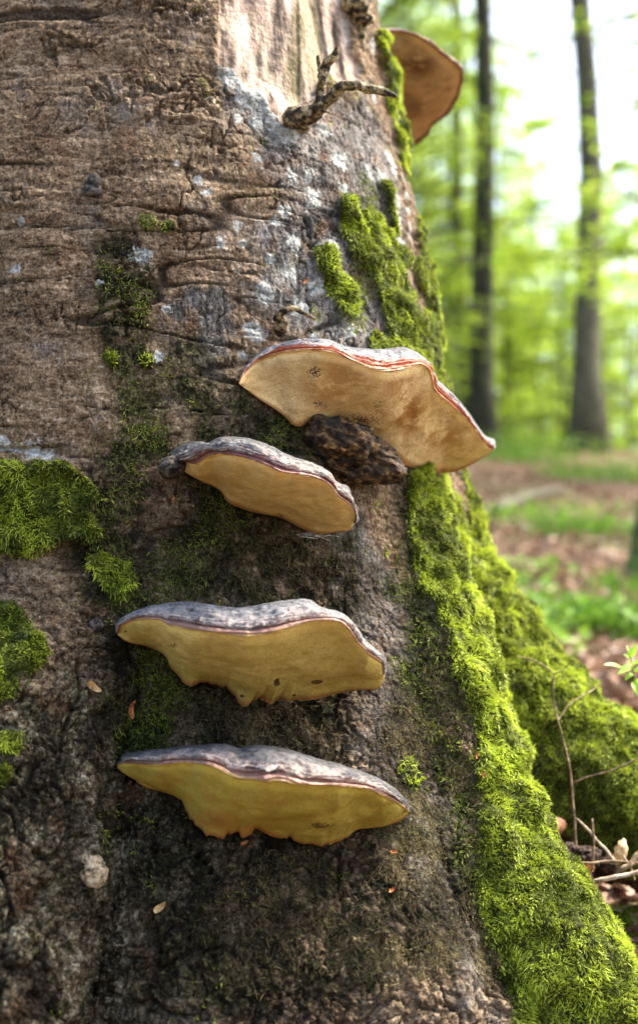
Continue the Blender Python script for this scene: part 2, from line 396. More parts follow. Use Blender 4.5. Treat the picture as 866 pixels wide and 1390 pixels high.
lush += rim([(690, 860, 46), (760, 930, 60), (830, 985, 70)], 14)
# front root outer edge: the depth jumps where its outline crosses the back root
for x, y, r in line([(596, 700, 34), (612, 780, 44), (630, 860, 50), (660, 940, 56), (690, 1000, 60), (730, 1070, 66), (760, 1130, 70), (800, 1190, 76), (845, 1250, 80)], 30):
    x -= 45; p_, _ = hit(x, y); q_ = p_; xx = x
    if p_ is None: continue
    while True:
        xx += 3; q2, _ = hit(xx, y)
        if q2 is None or q2[1] - q_[1] > .02 or xx > x + 90: break
        q_ = q2
    p3.append((xx - 3, y, r))
lush += p3
m_lush = blobs(V, lush, nzb * .5, .6)
thin = [(a, b, c, .62) for a, b, c in line([(160, 360, 45), (180, 460, 55), (195, 540, 50), (150, 720, 60), (180, 800, 60)], 16)] + line([(430, 560, 60), (390, 620, 60), (300, 700, 60)], 8)
thin += line([(560, 760, 60), (575, 880, 60), (590, 960, 60), (640, 1080, 70), (690, 1200, 80)], 18) + line([(240, 780, 50), (220, 920, 60), (200, 1000, 50)], 8)
thin += line([(500, 260, 40), (480, 420, 50)], 6) + [(600, 300, 60), (590, 560, 60)]
m_thin = blobs(V, thin, nzb, .25)
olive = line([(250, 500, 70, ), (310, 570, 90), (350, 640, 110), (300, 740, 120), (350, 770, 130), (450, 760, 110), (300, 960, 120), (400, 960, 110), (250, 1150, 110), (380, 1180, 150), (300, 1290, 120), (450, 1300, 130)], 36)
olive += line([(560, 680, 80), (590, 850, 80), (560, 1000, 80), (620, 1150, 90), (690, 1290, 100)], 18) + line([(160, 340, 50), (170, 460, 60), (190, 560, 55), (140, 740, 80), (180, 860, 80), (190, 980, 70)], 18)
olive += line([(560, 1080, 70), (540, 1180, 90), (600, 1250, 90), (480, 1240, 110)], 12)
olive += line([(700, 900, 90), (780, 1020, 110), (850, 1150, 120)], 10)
m_olive_shade = np.clip(blobs(V, olive, nzb * .7, .35), 0, 1)  # algae patches plus bracket shade put into the bark colour
darkp = m_olive_shade
grey = line([(350, 140, 70), (400, 200, 100), (450, 230, 110), (500, 180, 110), (520, 300, 110), (430, 330, 110), (400, 400, 80), (540, 450, 110)], 26)
grey += line([(480, 740, 60), (500, 800, 90), (540, 880, 90), (540, 980, 90), (560, 1080, 80), (590, 1180, 70), (630, 1290, 60)], 22) + line([(240, 420, 25), (290, 400, 30), (285, 500, 30)], 6)
m_grey = np.clip(blobs(V, grey, nzb, .3), 0, 1); m_grey = m_grey * np.where(V[:, 2] < .12, .72, 1.0)
dt = V @ np.array(CF)
vv = 695 - (V @ np.array(CU)) / dt * FPX; uu = V[:, 0] / dt * FPX + 433
m_scab = sstep(.12, -.08, V[:, 2] + .06 * nzb) * sstep(.0, -.12, V[:, 0] + .05 * nzb + .03)
lich = [(45, 612, 12), (62, 620, 11), (25, 608, 8), (5, 600, 8), (189, 348, 13), (270, 243, 9), (280, 262, 7), (375, 300, 8), (385, 285, 10), (322, 305, 8), (425, 270, 16), (418, 240, 10), (395, 240, 10), (428, 390, 13), (345, 448, 14), (408, 415, 12), (360, 400, 10),
        (372, 160, 26), (380, 145, 22), (360, 130, 24), (330, 110, 24), (310, 105, 16), (340, 135, 20), (390, 180, 16), (350, 112, 18), (405, 75, 10), (350, 165, 12), (325, 160, 8), (355, 390, 8), (225, 420, 6), (135, 385, 6), (20, 365, 7), (470, 385, 18), (505, 130, 14), (520, 250, 22), (540, 300, 16), (545, 330, 14), (548, 245, 9), (553, 265, 10), (555, 285, 10), (556, 305, 9), (558, 325, 9), (535, 235, 10), (510, 385, 9), (500, 200, 9), (485, 90, 10), (215, 483, 7), (475, 450, 8),
        (460, 215, 16), (440, 175, 12), (400, 330, 12), (350, 215, 9), (395, 370, 12), (450, 330, 10), (365, 350, 8), (500, 300, 12), (430, 460, 10), (300, 330, 8), (530, 215, 14), (525, 330, 12), (330, 330, 6), (500, 235, 12), (465, 255, 9), (240, 222, 5), (28, 300, 6), (505, 60, 12), (330, 480, 7), (540, 270, 12), (500, 350, 10)]
m_lich = blobs(V, [(a, b, r * 2.1) for a, b, r in lich], nz2, .0)
# peeled wood: region in the upper middle, between two bark edges
wood_poly = [(296, -160), (296, 60), (299, 92), (318, 95), (330, 120), (360, 130), (378, 165), (392, 172), (410, 140), (440, 110), (470, 112), (492, 108), (490, 85), (478, 60), (470, 20), (464, -20), (455, -160)]
def inside(poly, x, y):
    c = np.zeros(len(x), bool); n = len(poly)
    for i in range(n):
        (x1, y1), (x2, y2) = poly[i], poly[(i + 1) % n]
        c ^= ((y1 > y) != (y2 > y)) & (x < (x2 - x1) * (y - y1) / (y2 - y1 + 1e-9) + x1)
    return c
def polydist(poly, x, y):
    d = np.full(len(x), 1e9); n = len(poly)
    for i in range(n):
        a = np.array(poly[i], float); b = np.array(poly[(i + 1) % n], float); ab = b - a
        t = np.clip(((x - a[0]) * ab[0] + (y - a[1]) * ab[1]) / (ab @ ab), 0, 1)
        d = np.minimum(d, np.hypot(x - a[0] - t * ab[0], y - a[1] - t * ab[1]))
    return np.where(inside(poly, x, y), d, -d)
front = V[:, 1] < 1.78
jx = uu + 5 * nz2 + 4 * nzb; jy = vv + 5 * noise(V * 70, 77)
wd = np.where(front, polydist(wood_poly, jx, jy), -99)
m_wood = sstep(-1.5, 2.5, wd)

# relief ------------------------------------------------------
fn = np.cross(V[F[:, 2]] - V[F[:, 0]], V[F[:, 3]] - V[F[:, 1]]); nrm = np.zeros_like(V)
for k in range(4):
    for c_ in range(3): nrm[:, c_] += np.bincount(F[:, k], fn[:, c_], len(V))
nrm /= np.linalg.norm(nrm, axis=1)[:, None] + 1e-12
P3 = V.copy()
lowz = sstep(.25, -.1, V[:, 2])                      # roughness grows towards the foot
def ridged(p, s, o=3):
    r = 0; a = 1; t = 0
    for k in range(o): r = r + a * (1 - 2 * np.abs(noise(p, s + k * 31))); t += a; a *= .5; p = p * 2.1 + 3.1
    return r / t
warp = np.stack([noise(V * 25, 101), noise(V * 25, 102), noise(V * 25, 103)], 1) * .012
Q = V + warp
vcr = np.abs(noise(Q * np.array([120, 120, 42]), 200)); hb = noise(Q * np.array([16, 16, 120]), 201)
vcr2 = np.abs(noise(Q * np.array([260, 260, 110]), 207)); n22 = noise(V * 22, 204)
c1, c2, cv = cells(Q * np.array([150, 150, 95]), 212); flake = sstep(.02, .22, c2 - c1)
skin = -.0040 * (1 - sstep(0, .11, vcr)) * sstep(.0, .45, n22) + .0014 * hb - .0012 * (1 - sstep(0, .22, vcr2)) + .0009 * fbm(Q * 160, 2, 210) + (.0007 * cv + .0010 * flake) * sstep(-.35, .25, noise(V * 30, 214))
# broad horizontal creases
Qs = V + warp * .35; hz_ = np.abs(noise(Qs * np.array([3.2, 3.2, 36]), 220)); crease = -.0045 * (1 - sstep(0, .05, hz_)) * sstep(-.1, .3, noise(V * np.array([6, 6, 14]), 221))
hz2 = np.abs(noise(Qs * np.array([7, 7, 95]), 223)); crease = crease - .0028 * (1 - sstep(0, .07, hz2)) * sstep(-.5, .1, noise(V * np.array([10, 10, 20]), 224))
# flakes and plates near the foot
a1, a2, av = cells(Q * np.array([88, 88, 74]), 230); b1, b2, bv = cells(Q * np.array([190, 190, 165]), 240)
plates = .0034 * sstep(.0, .16, a2 - a1) + .0034 * av + .0016 * sstep(0, .16, b2 - b1) + .0018 * bv + .0030 * ridged(Q * 26, 246, 2)
crk = np.abs(noise(Q * np.array([24, 24, 15]), 236)); plates = plates - .0075 * (1 - sstep(0, .08, crk)) - .004
# wiggly scar band near the top
worm = np.abs(noise(Q * np.array([75, 75, 130]), 250)); worm2 = np.abs(noise(Q * np.array([150, 150, 210]), 252)); wormh = .0058 * (sstep(.0, .30, worm)) + .002 * sstep(0, .3, worm2) - .0045
scar = blobs(V, line([(130, 128, 30), (170, 120, 44), (220, 140, 50), (260, 135, 50), (290, 120, 42)], 14) + line([(60, 45, 22), (90, 52, 20), (130, 60, 20)], 6) + line([(200, 10, 25), (260, 12, 30)], 5) + line([(0, 270, 22), (40, 268, 20)], 4) + line([(150, 385, 26), (180, 350, 22), (185, 400, 30), (160, 440, 26)], 8), nz2, .4)
fib = .0022 * ridged(Q * np.array([60, 60, 24]), 260) + .0014 * fbm(Q * 150, 3, 262)
up = skin + crease
h = up * (1 - lowz) + lowz * plates
h = h + scar * wormh
m_crack_shade = (1 - sstep(.02, .10, vcr)) * sstep(.0, .4, n22) * .8 * (1 - .7 * lowz); m_crack_shade = np.maximum(m_crack_shade, (1 - sstep(.01, .05, hz_)) * sstep(-.1, .25, noise(V * np.array([6, 6, 14]), 221)) * (1 - lowz))  # dark crack fill, doubling as painted shade in the recesses
m_crack_shade = np.maximum(m_crack_shade, (1 - sstep(.01, .06, hz2)) * sstep(-.4, .1, noise(V * np.array([10, 10, 20]), 224)) * (1 - lowz) * .75)
m_crack_shade = np.maximum(m_crack_shade, (1 - sstep(.02, .12, vcr2)) * sstep(.1, .5, noise(V * 34, 216)) * .6)
m_crack_shade = np.maximum(m_crack_shade, scar * (1 - sstep(.02, .12, worm)) * .8); m_crack_shade = np.maximum(m_crack_shade, lowz * (1 - sstep(.01, .07, crk)) * .9); m_crack_shade = np.maximum(m_crack_shade, lowz * (1 - sstep(.0, .10, a2 - a1)) * .55)
m_crack_shade = m_crack_shade * (1 - m_wood) * (1 - np.clip(m_lich * 1.5, 0, 1))
gz = m_grey * lowz * (V[:, 0] > -.05); h = h * (1 - gz) + gz * fib * 1.3
h = h * (1 - m_wood) - m_wood * (.006 + .0018 * np.abs(noise(V * np.array([60, 60, 3.5]), 280)) - .0012 * (1 - sstep(0, .05, np.abs(noise(V * np.array([22, 22, 1.2]), 281)))) * 3)
# bark edge lifts slightly round the wound
h = h + .0035 * np.exp(-((wd + 5) / 6.0) ** 2) * front
# moss cushions
h = h * (1 - .6 * m_lush) + m_lush * (.005 + .013 * (fbm(V * 38, 3, 300) + .35))
h = h + m_lich * .0006
# hollows: dark cracks and pits
pits = blobs(V, [(127, 845, 13), (135, 852, 9), (418, 300, 10), (421, 318, 9), (424, 335, 8), (300, 205, 5), (380, 450, 8), (375, 432, 6), (160, 850, 6), (640, 615, 1)], nz2, .1); h = h - .010 * pits
groove = blobs(V, line([(195, 930, 12), (180, 980, 12), (155, 1060, 13), (130, 1110, 14), (90, 1180, 14), (30, 1240, 16), (-20, 1280, 16)], 40) + line([(210, 1120, 7), (200, 1200, 8), (215, 1290, 9)], 16) + line([(250, 1140, 6), (300, 1210, 7), (290, 1300, 8)], 14) + line([(594, 1130, 7), (612, 1190, 8), (640, 1290, 9)], 16), nz2, .1); h = h - .012 * groove
V = V + nrm * h[:, None]
nwood = (m_wood[F].mean(1) > .55)

TREE = tag(empty('beech_tree', (-.27, 1.77, -.35)), 'huge old beech trunk with mossy flaring roots filling the left of the view', 'tree')
def trunk_part(name, fmask):
    u, inv = np.unique(F[fmask].ravel(), return_inverse=True)
    o = mesh_np(name, V[u], inv.reshape(-1, 4), M_BARK, TREE)
    for k, a in (('m_olive_shade', m_olive_shade), ('m_grey', m_grey), ('m_scab', m_scab), ('m_lichen', m_lich), ('m_wood', m_wood), ('m_crack_shade', m_crack_shade), ('m_moss', sstep(.25, .6, m_lush + .25 * nz2))): attr(o, k, a[u])
    return o
trunk_part('trunk', ~nwood)
tag(trunk_part('exposed_wood', nwood), 'pale bare wood where the bark has peeled away')
# upper trunk above the picture
zz = np.linspace(1.08, 11, 30)
up_p = np.stack([-.275 + .02 * np.sin(zz), 1.77 + .03 * zz ** 1.1 * .3, zz], 1); up_r = np.interp(zz, [1.0, 1.6, 5, 11], [.338, .322, .25, .10])
Vu, Fu = tube(up_p, up_r, 48, .04, 5); o = mesh_np('upper_trunk', Vu, Fu, M_BARK, TREE)
for k in ('m_olive_shade', 'm_grey', 'm_scab', 'm_lichen', 'm_wood', 'm_moss'): attr(o, k, np.full(len(Vu), .5 if k == 'm_grey' else 0))

# ------------------------------------------------------------------ strands (moss, fibres)
def sample_faces(F, weight, n):
    t = np.concatenate([F[:, [0, 1, 2]], F[:, [0, 2, 3]]])
    a, b, c = V[t[:, 0]], V[t[:, 1]], V[t[:, 2]]; ar = np.linalg.norm(np.cross(b - a, c - a), axis=1)
    wt = ar * weight[t].mean(1); wt = np.where(wt > 0, wt, 0); cw = np.cumsum(wt); i = np.searchsorted(cw, rng.random(n) * cw[-1])
    r1, r2 = rng.random((2, n)); f = r1 + r2 > 1; r1[f] = 1 - r1[f]; r2[f] = 1 - r2[f]
    t = t[i]; p = V[t[:, 0]] + (V[t[:, 1]] - V[t[:, 0]]) * r1[:, None] + (V[t[:, 2]] - V[t[:, 0]]) * r2[:, None]
    nn = nrm[t[:, 0]]; return p, nn, weight[t[:, 0]]
def nz_(v): return v / (np.linalg.norm(v, axis=-1, keepdims=True) + 1e-9)
def strands(name, p, nn, length, width, mat, tint, lift=.7, droop=.5, spread=.8, parent=None, segs=3, curl=.5, clump=None):
    n = len(p); rd = rng.normal(size=(n, 3)); rd = nz_(rd - (rd * nn).sum(1)[:, None] * nn)
    if clump is not None: rd = nz_(rd * .55 + clump)
    d = nz_(nn * lift + rd * spread + np.array([0, 0, -droop * .3]))
    side = nz_(np.cross(d, rng.normal(size=(n, 3)))); bend = nz_(rng.normal(size=(n, 3))) * curl + np.array([0, 0, -droop]) 
    rings = []
    for k in range(segs + 1):
        t = k / segs; c = p - nn * .001 + (d * t + bend * (t * t * .5)) * length[:, None]
        wd_ = width[:, None] * (1 - t ** 1.6) * .5 * (1 if k else .7)
        if k < segs: rings += [c - side * wd_, c + side * wd_]
        else: rings += [c]
    m = 2 * segs + 1; VV = np.stack(rings, 1).reshape(-1, 3); b = np.arange(n)[:, None] * m
    Q4 = [b + np.array([[2 * k, 2 * k + 1, 2 * k + 3, 2 * k + 2]]) for k in range(segs - 1)]
    T3 = b + np.array([[2 * segs - 2, 2 * segs - 1, 2 * segs]])
    o = mesh_np(name, VV, [np.concatenate(Q4), T3] if Q4 else [T3], mat, parent, smooth=False)
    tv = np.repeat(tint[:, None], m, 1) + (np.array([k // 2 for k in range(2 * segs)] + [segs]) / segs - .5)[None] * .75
    attr(o, 'tint', np.clip(tv, 0, 1).ravel()); tag(o, kind='stuff'); return o
edge = sstep(.14, .66, m_lush + .26 * nz2 + .26 * nzb * (m_lush < .9))
wl = np.where(uu > -80, edge, 0) * (uu < 960) * (vv < 1460) * (V[:, 1] < 2.05)
p, nn, ww = sample_faces(F, wl, 150000)
cl = fbm(p * 60, 2, 400); big = noise(p * 13, 402)
tint = np.clip(.50 + .75 * cl + .38 * big + rng.normal(0, .14, len(p)), 0, 1)
clump = np.stack([noise(p * 75, 410), noise(p * 75, 411), noise(p * 75, 412)], 1) * .9
ln = (.0040 + .0036 * rng.random(len(p))) * (.75 + .5 * sstep(-.6, .6, big)) * np.where(p[:, 2] > .3, .85, 1.0) * (.6 + .4 * ww)
leftm = p[:, 0] < -.15; tint = np.where(leftm, tint * .85 - .06 + .25 * cl, tint); brn = (noise(p * 28, 405) > .42) & (rng.random(len(p)) < .5); tint = np.where(brn, tint * .35, tint); ln = np.where(leftm, ln * 1.1, ln); up_l = leftm & (p[:, 2] > .12); tint = np.where(up_l, tint * .8 - .03, tint)
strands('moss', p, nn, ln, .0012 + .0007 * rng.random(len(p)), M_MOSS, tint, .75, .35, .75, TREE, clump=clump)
# thin olive moss scattered over the damp, shade-toned bark
wt = sstep(.25, .9, m_thin + .6 * fbm(V * 40, 3, 420)) * (1 - m_wood) * (uu > -60) * (uu < 930)
p, nn, ww = sample_faces(F, wt, 34000)
tint = np.clip(.16 + .45 * fbm(p * 45, 2, 430) + rng.normal(0, .12, len(p)), 0, 1)
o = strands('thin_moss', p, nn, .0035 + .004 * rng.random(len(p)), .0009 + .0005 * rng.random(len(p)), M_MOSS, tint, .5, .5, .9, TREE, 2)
# brown dead fibres low on the right of the trunk and in the damp middle with painted shade
fb = np.maximum(blobs(V, line([(560, 980, 50), (545, 1080, 60), (560, 1180, 70), (580, 1240, 70), (600, 1280, 60), (500, 1270, 60)], 20) + line([(600, 900, 40), (640, 1060, 50), (690, 1180, 60), (640, 1280, 60)], 14), nzb * .5, .3), .28 * blobs(V, line([(430, 740, 60), (330, 780, 70), (300, 960, 70), (400, 980, 80), (420, 1180, 80), (350, 1260, 90)], 20), nzb * .5, .2))
wt = fb * sstep(-.3, .5, fbm(V * 50, 3, 450) + .2) * (1 - edge)
p, nn, ww = sample_faces(F, wt, 70000)
tint = np.clip(.30 + .6 * fbm(p * 40, 2, 460) + rng.normal(0, .18, len(p)), 0, 1)
o = strands('moss_fibres', p, nn, .0035 + .0055 * rng.random(len(p)), .0005 + .0004 * rng.random(len(p)), M_FIBRE, tint, .4, .7, .9, TREE, 3, .8)
print('moss done')

# ------------------------------------------------------------------ bracket fungi
def fungus_mats(i, pore_a, pore_b, stain, margin, marg2, crust_a, crust_b, crust_c):
    n = N('pore_surface_%d' % i, .72, .18)
    c = n.ramp(n.math('ADD', n.math('MULTIPLY', n.noise(22, 6, .65), .6), n.math('MULTIPLY', n.noise(420, 4, .7), .4)), [(.40, pore_a), (.50, tuple((x + y) / 2 for x, y in zip(pore_a, pore_b))), (.60, pore_b)])
    st = n.math('MULTIPLY', n.attr('stain'), n.ramp(n.noise(26, 7, .72), [(.42, 0.0), (.50, 1.0)])); c = n.mix(st, c, stain)
    mot = n.ramp(n.noise(48, 7, .75), [(.50, 0.0), (.60, .55)]); c = n.mix(mot, c, tuple(.55 * x + .45 * y for x, y in zip(stain, pore_a)))
    fleck = n.ramp(n.noise(520, 4, .75), [(.60, 0.0), (.68, .8)]); c = n.mix(n.math('MULTIPLY', fleck, n.ramp(n.noise(35, 4), [(.45, 0.0), (.6, 1.0)])), c, (.10, .05, .02))
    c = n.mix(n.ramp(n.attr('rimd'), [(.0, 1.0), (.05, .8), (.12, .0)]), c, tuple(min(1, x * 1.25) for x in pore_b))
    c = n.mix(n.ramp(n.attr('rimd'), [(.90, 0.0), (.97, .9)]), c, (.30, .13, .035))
    sp = n.math('ADD', n.math('MULTIPLY', n.attr('speck'), .235), n.math('MULTIPLY', n.noise(620, 3, .6), .8))
    c = n.mix(n.ramp(sp, [(.62, 0.0), (.66, .95)]), c, (.022, .014, .010))
    sp2 = n.math('ADD', n.math('MULTIPLY', n.attr('blot'), .5), n.math('MULTIPLY', n.noise(140, 4, .6), .6))
    c = n.mix(n.ramp(sp2, [(.60, 0.0), (.66, .95)]), c, (.035, .012, .006))
    c = n.mix(n.ramp(n.noise(75, 6, .7, n.mapped((.5, 1, 1.5))), [(.50, 0.0), (.62, .35)]), c, stain)
    n.base(c); n.bump(n.math('ADD', n.noise(700, 3), n.math('MULTIPLY', n.noise(75, 6, .7), 2.0)), .9, .0022)
    n.b.inputs['Subsurface Weight'].default_value = 0.0
    pore = n.m
    n = N('margin_%d' % i, .5, .4)
    c = n.ramp(n.math('ADD', n.attr('band'), n.math('MULTIPLY', n.math('SUBTRACT', n.noise(55, 6, .7), .5), 1.3)), [(.05, tuple(min(1, x * 1.2) for x in pore_b)), (.30, marg2), (.60, margin), (.95, tuple(x * .8 for x in margin))])
    n.base(c); n.bump(n.noise(260, 4), .4, .0012); mar = n.m
    n = N('crust_%d' % i, .7, .25)
    v = n.math('ADD', n.attr('band'), n.math('MULTIPLY', n.math('SUBTRACT', n.noise(45, 6, .7), .5), .85))
    c = n.ramp(v, [(.0, margin), (.10, crust_b), (.17, (.38, .33, .29)), (.24, crust_b), (.33, crust_c), (.42, crust_a), (.52, crust_c), (.62, crust_a), (1.0, tuple(x * .8 for x in crust_a))])
    cream = n.math('MULTIPLY', n.ramp(n.noise(34, 6, .65), [(.46, 0.0), (.54, 1.0)]), n.ramp(n.attr('band'), [(.0, .5), (.12, .85), (.40, .5), (.58, 0.0)])); c = n.mix(cream, c, (.30, .24, .205))
    kg = (0, .25, .25, .8, .3, .3)[i]; g = n.ramp(n.noise(230, 6, .8), [(.44, 0.0), (.54, 1.0)]); c = n.mix(n.math('MULTIPLY', g, n.ramp(n.attr('band'), [(.05, .15 * kg), (.35, kg)])), c, crust_c)
    c = n.mix(n.ramp(n.noise(140, 6, .8), [(.53, 0.0), (.62, .7)]), c, tuple(x * .3 for x in crust_a))
    n.base(c); n.bump(n.math('ADD', n.noise(240, 6, .7), n.math('MULTIPLY', n.voro(160), .5)), .9, .0018)
    return pore, mar, n.m
def bez(a, q, b, n, skip=0):
    t = np.linspace(0, 1, n)[None, :, None]; return a[:, None] * (1 - t) ** 2 + 2 * q[:, None] * t * (1 - t) + b[:, None] * t * t
def gridF(nu, nv):
    i, j = np.meshgrid(np.arange(nu - 1), np.arange(nv - 1), indexing='ij'); a = (i * nv + j).ravel()
    return np.stack([a, a + 1, a + nv + 1, a + nv], 1)
def fnorm(G):
    du = np.gradient(G, axis=0); dv = np.gradient(G, axis=1); n = np.cross(du, dv); return nz_(n)
def bracket(idx, label, Rc, Cc, Ac, RY, AY, cols, specks=(), blots=(), stains=(), back=.03, marg=.38, sag=.006, ridge=.0016, wob=.002, dy=10, capw=None, seed=0):
    NT = 300
    r = spline(Rc, NT); c = spline(Cc, NT); a = spline(Ac, NT); t = np.linspace(0, 1, NT)
    ry = np.interp(t, *zip(*RY)); ry = ry + .003 * noise(np.stack([t * 14, t * 0, t * 0], 1), seed)
    if AY is None:
        ay = np.array([hitY(x, y, np.nan) for x, y in a]); ok = ~np.isnan(ay); ay = np.interp(t, t[ok], ay[ok]) - .007
        k = np.hanning(21); k /= k.sum(); ay = np.convolve(np.pad(ay, 10, mode='edge'), k, 'valid')
        e = sstep(.0, .06, t) * sstep(1, .94, t)
        if True: ay = ay
    else:
        ay = np.interp(t, *zip(*AY))
        if idx < 5: ay = np.minimum(ay, np.array([hitY(x, y, 9.) for x, y in a]) - .006)
    bw = back * (.25 + .75 * np.sin(np.pi * np.clip(t, .02, .98)) ** .5)
    cy = ry + bw
    if AY is None or idx == 1:
        for arr, q_, off in ((ry, r, .010), (cy, c, .006)):
            hy = np.array([hitY(x, y, 9.) for x, y in q_]); arr[:] = np.minimum(arr, hy - off)
    Rp = np.array([P(x, y, Y) for (x, y), Y in zip(r, ry)]); Cp = np.array([P(x, y, Y) for (x, y), Y in zip(c, cy)])
    Ap = np.array([P(x, y, Y) for (x, y), Y in zip(a, ay)])
    dyy = dy * np.sin(np.pi * t) ** .5 + 1
    Dp = np.array([P(x * .85 + xa * .15, y + q, Y) for (x, y), (xa, ya), q, Y in zip(c, a, dyy, np.maximum(ay + .012, cy + .005) + .01)])
    qx = r * .55 + c * .45
    Qp = np.array([P(x, y, Y) for (x, y), Y in zip(qx, ry - .014)])
    org = np.array(Ap[NT // 2]); th = tag(empty('bracket_fungus', org), label, 'fungus', 'bracket fungi growing on the beech')
    fz = {3: .62, 4: .48, 1: .75, 2: .8}.get(idx, 1.0); cols = [tuple(v * f * (fz if f < .5 else 1) for v in c_) for c_, f in zip(cols, (.92, .92, .8, .55, .5, .30, .34, .40))]; mp, mm, mc = fungus_mats(idx, *cols)
    # pore surface: rim -> attachment
    NV = 70; s = np.linspace(0, 1, NV)[None, :, None]
    kw = 61; hw_ = np.hanning(kw); hw_ /= hw_.sum(); As = np.stack([np.convolve(np.pad(Ap[:, c_], kw // 2, mode='reflect', reflect_type='odd'), hw_, 'valid') for c_ in range(3)], 1)
    rpl = noise(np.stack([t * 75, t * 0, t * 0], 1), 515 + seed) * sstep(.12, .25, t) * sstep(.9, .6, t); Ap = Ap * .6 + As * .4 + np.array([0, -.25, -1.])[None] * (rpl * (.0020 if idx in (3, 4) else 0))[:, None]
    G = Rp[:, None] * (1 - s) + As[:, None] * s + (Ap - As)[:, None] * s ** 5
    prof = np.sin(np.pi * s ** .8) * np.sin(np.pi * np.clip(t, 0, 1))[:, None, None] ** .5
    und = fbm((G * 22).reshape(-1, 3), 3, 500 + seed).reshape(NT, NV, 1)
    G = G + np.array([0, -.35, -.9]) * sag * prof + np.array([0, -.5, -.9]) * und * wob * 2.6 * np.sin(np.pi * s) ** .5
    # frilled flap near the attachment edge
    px_a = sstep(.80, 1, s) * np.array([0, -1, -.15]) * .004 * (.4 + noise(np.stack([t * 20, t * 0, t * 0], 1), 510 + seed))[:, None, None]
    G = G + px_a * sstep(0, .1, t)[:, None, None] * sstep(1, .9, t)[:, None, None]
    U = np.stack([np.broadcast_to(x[:, None], (NT, NV)) for x in (t,)], -1)
    Pp = G.reshape(-1, 3)
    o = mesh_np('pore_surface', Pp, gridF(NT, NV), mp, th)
    ppx = (r[:, None] * (1 - s) + a[:, None] * s).reshape(-1, 2)
    def msk(items):
        m = np.zeros(len(ppx))
        for x, y, rx, ryy, wg in items:
            d = np.hypot((ppx[:, 0] - x) / rx, (ppx[:, 1] - y) / ryy); m = np.maximum(m, wg * (1 - sstep(.2, 1.1, d)))
        return m
    attr(o, 'rimd', np.broadcast_to(s[..., 0], (NT, NV)).ravel()); attr(o, 'speck', msk(specks)); attr(o, 'blot', msk(blots)); attr(o, 'stain', msk(stains))
    # margin and crust along one curve rim -> top edge -> trunk
    B = bez(Rp, Qp, Cp, 46)
    ft = np.sin(np.pi * np.clip(t, .01, .99)) ** .4
    sv = np.linspace(0, 1, 46)
    nb = fnorm(B); tw = noise(np.stack([t * 9, t * 0, t * 0], 1), 530 + seed)
    sg = sv[None] + .06 * tw[:, None]
    prof = ridge * (np.sin(sg * 2 * np.pi * 3.2) * .8 + .5 * np.sin(sg * 2 * np.pi * 7 + 1) + .5 * np.sin(sg * 2 * np.pi * 12 + 4 * tw[:, None])) * ft[:, None]
    lump = fbm((B * 60).reshape(-1, 3), 3, 540 + seed).reshape(NT, 46) * .0042 * sv[None] + fbm((B * 230).reshape(-1, 3), 2, 545 + seed).reshape(NT, 46) * .0016
    sgn = -np.sign((nb * np.array([0, 1, -.3])).sum(-1).mean()); env = np.sin(np.pi * sv) ** .5
    B = B + nb * sgn * ((prof + lump) * env[None])[..., None]
    # rolled lip just above the rim
    B = B + (np.array([0, -.8, -.5]) * .0022 * np.exp(-((sv - .10) / .08) ** 2)[None, :, None]) * ft[:, None, None]
    km = int(46 * marg)
    o = mesh_np('margin', B[:, :km + 1].reshape(-1, 3), gridF(NT, km + 1), mm, th); attr(o, 'band', np.broadcast_to(np.linspace(0, 1, km + 1), (NT, km + 1)).ravel())
    Ctop = B[:, -1]; Mid = (Ctop + Dp) / 2 + np.array([0, 0, .004])
    B2 = bez(Ctop, Mid, Dp, 24); B2 = B2 + np.array([0, 0, 1]) * (fbm((B2 * 70).reshape(-1, 3), 3, 550 + seed).reshape(NT, 24) * .003 * np.sin(np.pi * np.linspace(0, 1, 24)))[..., None]
    B3 = Dp[:, None] * (1 - np.linspace(0, 1, 6))[None, :, None] + (Ap + np.array([0, .002, 0]))[:, None] * np.linspace(0, 1, 6)[None, :, None]
    G = np.concatenate([B[:, km:], B2[:, 1:], B3[:, 1:]], 1); nv = G.shape[1]
    bd = np.concatenate([np.linspace(0, .7, 46 - km), np.linspace(.7, 1, 24)[1:], np.ones(5)])
    o = mesh_np('crust', G.reshape(-1, 3), gridF(NT, nv), mc, th); attr(o, 'band', np.broadcast_to(bd, (NT, nv)).ravel())
    return th
def Z(o, s, pts): return [(o[0] + x / s, o[1] + y / s) for x, y in pts]
